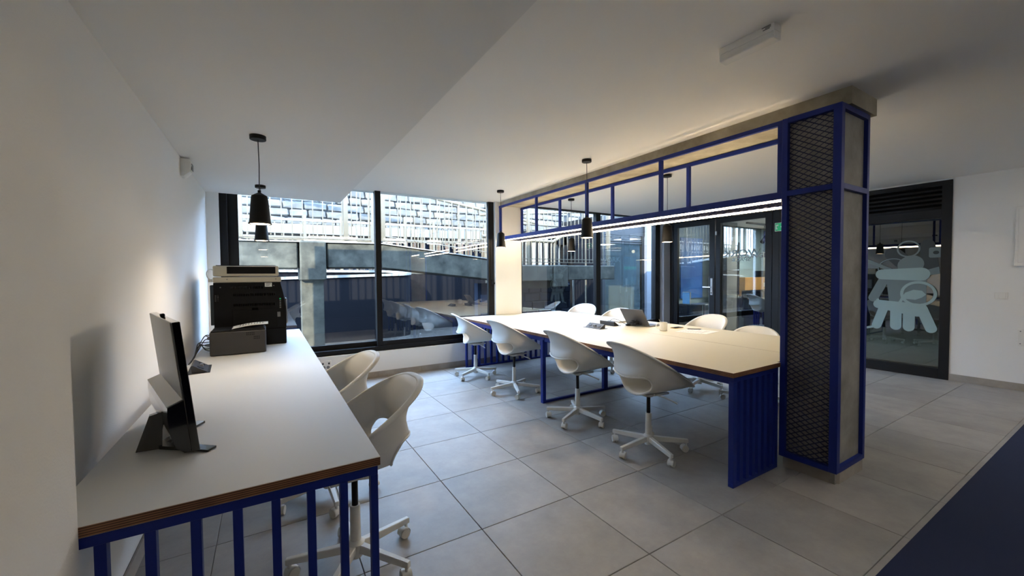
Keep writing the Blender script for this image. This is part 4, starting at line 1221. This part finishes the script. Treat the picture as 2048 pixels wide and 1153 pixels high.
# light stone wall
SW = thing('stone_wall', 'tall blue grey painted stone block wall beyond the railings outdoors', 'wall', (2, 12.1, 0))
MB().box(-5, 18, 12.09, 12.5, 0, 4.62).build('backing', mat('mortar', (38, 41, 44), 0.9, spec=0.1), SW)
random.seed(5)
stones = []
for v in range(3):
    w, h_ = 0.47, 0.182
    mb = MB().box(-w/2, w/2, -0.05, 0.06, 0, h_, bev=0.025)
    for q in mb.bm.verts: q.co += Vector((random.uniform(-.018, .018), random.uniform(-.03, .012), random.uniform(-.012, .012)))
    stones.append(mb.build('stone', X['stone'], SW))
cnt = 0
for r in range(9):
    z = 2.75+r*0.21
    x = -1.6+random.uniform(0, .4)
    while x < 15.5:
        sx = random.uniform(0.6, 1.15)
        k = random.randrange(3)
        if cnt < 292:
            s_ = stones[k] if cnt == k else stones[k].copy()
            if cnt < 3: s_ = stones[cnt]
            else: C.objects.link(s_)
            s_.location = Vector((x+0.25*sx, 12.06, z)); s_.scale = (1, 1, 1)
            s_.data = s_.data
            s_.scale = (sx*0.97, 1, 1)
            # the mesh is centred on the wall's own origin, so undo the scaling of that offset
            s_.location.x += 2.0*sx*0.97 - 2.0
            cnt += 1
        x += 0.5*sx*(1.0 if x < 9 else 1.35)
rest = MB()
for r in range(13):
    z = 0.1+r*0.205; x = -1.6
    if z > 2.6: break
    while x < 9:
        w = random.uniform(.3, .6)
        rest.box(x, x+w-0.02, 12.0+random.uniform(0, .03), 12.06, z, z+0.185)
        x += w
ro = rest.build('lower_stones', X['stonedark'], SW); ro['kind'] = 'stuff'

# right part: landing beam seen through window 2
R2 = thing('landing_beam', 'grey concrete landing beam with haunch outside the right window', 'beam', (5.5, 6.9, 1))
def rb(a, nm, bev=0.015): MB().box(*a, bev=bev).build(nm, X['conc_out'], R2)
YR = 6.9
rb((4.38, 5.22, YR, YR+0.4, 1.235, 1.565), 'beam_panel')
rb((5.24, 5.61, YR-0.04, YR+0.4, 1.10, 1.569), 'haunch')
rb((5.63, 7.05, YR, YR+0.4, 1.245, 1.565), 'beam_panel')
rb((4.38, 5.23, YR+0.12, YR+0.38, 1.08, 1.235), 'under_beam', 0.0)
railing('cream railing on the landing beam outside the right window', ((4.42, YR+0.1, 1.57), (6.98, YR+0.1, 1.57)), 0.05, 1.25, 0.105, 0.012, X['cream'], posts=(4.66, 6.95), rails=((0.06, 0.014, X['cream']), (0.13, 0.014, X['cream']), (0.85, 0.02, X['cream'])), prail=0.028)
hr = thing('bent_handrail', 'bent cream tube handrail high behind the landing railing', 'handrail', (4.5, 8, 2))
MB().tube([(4.2, 8.2, 2.25), (4.6, 8.2, 2.3), (5.1, 8.2, 2.20), (6.2, 8.2, 2.20), (7.35, 8.2, 2.75)], 0.04, 10).build('tube', X['cream'], hr, smooth=True)
MB().tube([(4.2, 8.3, 2.75), (7.35, 8.3, 3.05)], 0.03, 8).build('upper_tube', X['cream'], hr, smooth=True)
pb_ = MB()
for x, z in ((4.3, 2.26), (5.2, 2.20), (6.25, 2.22), (7.3, 2.72)): pb_.cyl((x, 8.2, -0.02), (x, 8.2, z), 0.022, n=8)
pb_.build('post', X['cream'], hr, smooth=True)
# navy stone block wall below
nw = thing('navy_block_wall', 'dark navy painted block wall below the landing beam', 'wall', (5, 7.4, 0))
MB().box(3.7, 6.12, 7.44, 7.6, 0, 1.20).build('backing', X['stonedark'], nw)
nb_ = None
for r in range(6):
    x = 3.75+(0.18 if r % 2 else 0)
    while x < 6.05:
        w = random.uniform(0.26, 0.42); w = min(w, 6.12-x)
        MB().box(x, x+w-0.015, 7.40+random.uniform(-.012, .01), 7.44, 0.02+r*0.19, 0.20+r*0.19, bev=0.012).build('stone', X['stonedark'], nw)
        x += w
dp = thing('drain_pipe', 'thin white vertical pipe at the end of the navy block wall', 'pipe', (6.16, 7.4, 0))
MB().cyl((6.18, 7.38, -0.02), (6.18, 7.38, 1.3), 0.022, n=12).build('pipe_body', X['conc_light'], dp, smooth=True)
# slatted navy cladding with pale slats behind
cl = thing('slatted_screen', 'navy wall panel with pale vertical slats behind the landing railing', 'screen', (6.5, 9, 1.3))
MB().box(5.2, 7.30, 9.05, 9.15, 1.25, 2.55).build('panel', X['navywall'], cl)
for k in range(9):
    x = 5.30+k*0.21
    MB().box(x, x+0.085, 9.0, 9.05, 1.3, 2.5).build('slat', X['conc_light'], cl)
# dark garden doors with glimpses of yellow wall
gd = thing('garden_door', 'black framed outdoor doorway with two glimpses of a sunny yellow wall', 'door', (8.3, 8.9, 0))
for (a, b_) in ((6.75, 6.90), (7.08, 7.20), (7.34, 7.42)):
    MB().box(a, b_, 8.88, 8.98, -0.02, 2.4).build('frame_stile', X['black'], gd)
MB().box(6.75, 7.42, 8.88, 8.98, 1.35, 1.50).build('frame_rail', X['black'], gd)
MB().box(6.75, 7.42, 8.88, 8.98, 2.2, 2.4).build('frame_rail', X['black'], gd)
yw = thing('yellow_wall', 'sunlit yellow brick garden wall glimpsed through the dark doorway', 'wall', (10, 11, 0))
MB().box(7.5, 12.0, 10.8, 10.95, 0, 1.75).build('brick_panel', X['yellow'], yw)
hg = thing('hedge', 'bright green shrub at the foot of the yellow wall', 'shrub', (11, 10.6, 0))
lf = MB(); random.seed(3)
for k in range(260):
    p = Vector((random.uniform(8.0, 10.4), random.uniform(10.45, 10.68), random.uniform(-0.02, 0.45)))
    a = Vector((random.uniform(-1, 1), random.uniform(-1, 1), random.uniform(-1, 1))).normalized()*0.07; b_ = a.orthogonal().normalized()*0.03
    vs = [lf.bm.verts.new(q) for q in (p-a, p+b_, p+a, p-b_)]; lf.bm.faces.new(vs)
lf.build('foliage', X['green'], hg)

# ---- neighbouring room with television, seen through window 2
V = thing('opposite_room', 'black framed glass front of the grey room across the courtyard', 'room', (8.3, 7.8, 0))
MB().box(7.50, 11.5, 7.78, 7.90, 2.42, 2.9).build('fascia', X['black'], V)
MB().box(7.50, 7.60, 7.78, 7.88, -0.02, 2.42).build('frame_stile', X['black'], V)
MB().box(9.02, 9.10, 7.78, 7.88, -0.02, 2.42).build('frame_stile', X['black'], V)
MB().box(7.60, 9.02, 7.78, 7.88, -0.02, 0.16).build('frame_rail', X['black'], V)
MB().box(7.60, 9.02, 7.82, 7.825, 0.16, 2.42).build('pane', glass('clear_glass', (0.8, 0.86, 0.86, 1), 0.03), V)
for k in range(4):
    MB().box(7.60, 9.02, 7.80, 7.82, 2.20+0.055*k, 2.235+0.055*k).build('louver_slat', X['black'], V)
MB().box(7.5, 11.6, 9.4, 9.5, -0.02, 2.9).build('room_wall', X['greywall'], V)
MB().box(7.45, 7.5, 7.9, 9.4, -0.02, 2.9).build('side_wall', X['navywall'], V)
MB().box(11.5, 11.55, 7.9, 9.4, -0.02, 2.9).build('side_wall', X['greywall'], V)
MB().box(7.5, 11.5, 7.9, 9.4, 2.6, 2.9).build('room_ceiling', X['cardboard'], V)
MB().box(9.12, 9.46, 7.70, 7.95, -0.02, 2.9, bev=0.004).build('pillar', mat('pale_grey_pillar', (84, 86, 92), 0.8), V)
MB().box(9.47, 11.5, 7.74, 7.80, -0.02, 2.9).build('sky_reflection_panel', X['skyblue'], V)  # reflected sky is put into its pale blue colour
rl = bpy.data.lights.new('room_light', 'AREA'); rl.energy = 6; rl.size = 1.2
rlo = bpy.data.objects.new('room_light', rl); C.objects.link(rlo); rlo.parent = V; rlo.location = Vector((8.5, 8.6, 2.55))-V.location
tv = thing('television', 'wall mounted vertical television in the room across the courtyard', 'television', (10.2, 9.35, 1.5))
MB().box(9.90, 10.56, 9.33, 9.39, 1.00, 1.98, bev=0.004).build('casing', X['black'], tv)
MB().box(9.94, 10.52, 9.325, 9.33, 1.04, 1.94).build('screen', X['screen'], tv)
t2 = MB(); t2.box(9.94, 10.52, 9.320, 9.325, 1.52, 1.62)
t2.build('screen_band', mat('screen_green', (20, 84, 78), 0.8, spec=0.05, emit=(40, 150, 140), es=0.08), tv)
wd = thing('wall_light', 'small round warm wall light above the television', 'lamp', (9.6, 9.38, 2.15))
MB().cyl((10.42, 9.39, 2.12), (10.42, 9.34, 2.12), 0.05, n=18).build('lens', mat('warm_lens', (255, 230, 190), 0.5, emit=(255, 220, 170), es=0.3), wd)

# ------------------------------------------------------------ lobby behind the right wall
LX = 13.0
struct('floor_lobby', MB().box(XR, LX, YB, 5.62, -0.12, 0.0), X['tile'])
struct('wall_lobby_far', MB().box(XR+0.14, LX, 5.60, 5.70, -0.02, ZC+0.3), X['teal'])
struct('wall_lobby_side', MB().box(LX-0.1, LX, YB, 5.6, 0, ZC+0.3), X['darkroom'])
struct('wall_lobby_divider', MB().box(XR+0.14, LX-0.1, YB-0.15, YB, 0, ZC+0.3), X['darkroom'])
struct('ceiling_lobby', MB().box(XR+4.5, LX, YB-0.1, 5.7, ZC, ZC+0.35), X['ceil'])
struct('lobby_column', MB().box(8.75, 9.15, 5.18, 5.50, 0.0, ZC-0.001, bev=0.004), X['conc_light'])
mu = thing('mural_panel', 'blue mural panel in the lobby behind the left glass door leaf', 'panel', (8.1, 5.59, 1))
MB().box(7.68, 8.45, 5.57, 5.598, 0.82, 2.15).build('panel', X['bluepanel'], mu)
wt = thing('wood_counter', 'oak counter front with sockets in the lobby behind the right glass door leaf', 'counter', (10.5, 5.4, 0))
MB().box(9.89, 12.4, 5.40, 5.598, 0.80, 1.26, bev=0.004).build('counter_front', X['wood'], wt)
for x in (10.78, 10.98):
    MB().box(x-0.05, x+0.05, 5.392, 5.40, 1.02, 1.12, bev=0.002).build('socket', X['white'], wt)
bn = thing('navy_bench', 'dark navy upholstered bench in front of the oak counter', 'bench', (10.4, 5.1, 0))
MB().box(9.70, 10.85, 4.95, 5.39, 0.30, 0.95, bev=0.02).build('cushion', X['navywall'], bn)
MB().box(9.75, 10.80, 5.0, 5.35, 0.0, 0.30).build('plinth', X['black'], bn)
ns_ = thing('navy_cabinet', 'navy box standing on the oak counter in the lobby', 'cabinet', (11.3, 5.5, 1.26))
MB().box(10.66, 12.0, 5.44, 5.59, 1.262, 1.42, bev=0.004).build('box_body', X['navywall'], ns_)
sc2 = thing('dark_screen', 'dark vertical slatted screen beside the lobby column', 'screen', (9.6, 5.4, 0))
for k in range(5):
    MB().box(9.30+0.09*k, 9.35+0.09*k, 5.44, 5.50, 0, 2.1).build('slat', X['black'], sc2)
td = thing('side_table', 'grey metal side table with a tablet in the lobby', 'table', (7.9, 5.1, 0))
MB().box(7.60, 8.15, 4.95, 5.35, 0.70, 0.73, bev=0.003).build('table_top', X['alu'], td)
for x in (7.63, 8.10):
    for y in (4.98, 5.30):
        MB().box(x, x+0.03, y, y+0.03, 0.0, 0.70).build('leg', X['alu'], td)
pt = thing('pedestal', 'black pedestal unit beside the side table in the lobby', 'cabinet', (7.7, 5.0, 0))
MB().box(7.42, 7.58, 5.0, 5.5, 0.001, 0.72, bev=0.004).build('cabinet_body', X['black'], pt)
tb = thing('tablet', 'small bright blue tablet screen standing in the lobby', 'tablet', (7.5, 5.3, 0.72))
MB().box(7.47, 7.50, 5.2, 5.38, 0.721, 0.98, bev=0.003).build('casing', X['white'], tb)
MB().box(7.462, 7.469, 5.21, 5.37, 0.735, 0.97).build('screen', mat('tablet_screen', (120, 180, 240), 0.4, emit=(90, 150, 220), es=0.12), tb)
sl = thing('spotlight', 'black track spotlight hanging in the lobby', 'spotlight', (10.0, 5.0, 2.3))
MB().box(9.2, 11.4, 4.98, 5.02, ZC-0.04, ZC-0.002).build('track', X['black'], sl)
MB().cyl((9.95, 5.0, ZC-0.04), (9.95, 5.0, 2.23), 0.012, n=8).build('stem', X['black'], sl)
MB().cyl((9.86, 5.0, 2.08), (10.02, 5.0, 2.22), 0.045, n=16).build('lamp_head', X['black'], sl, smooth=True)
for k, (x, y) in enumerate(((9.6, 4.2), (9.6, 2.4), (10.5, 0.5))):
    l = bpy.data.lights.new('lobby_light', 'AREA'); l.energy = (24, 6, 4)[k]; l.size = 0.6
    lo = bpy.data.objects.new('lobby_light', l); C.objects.link(lo); lo.location = (x, y, 2.45)
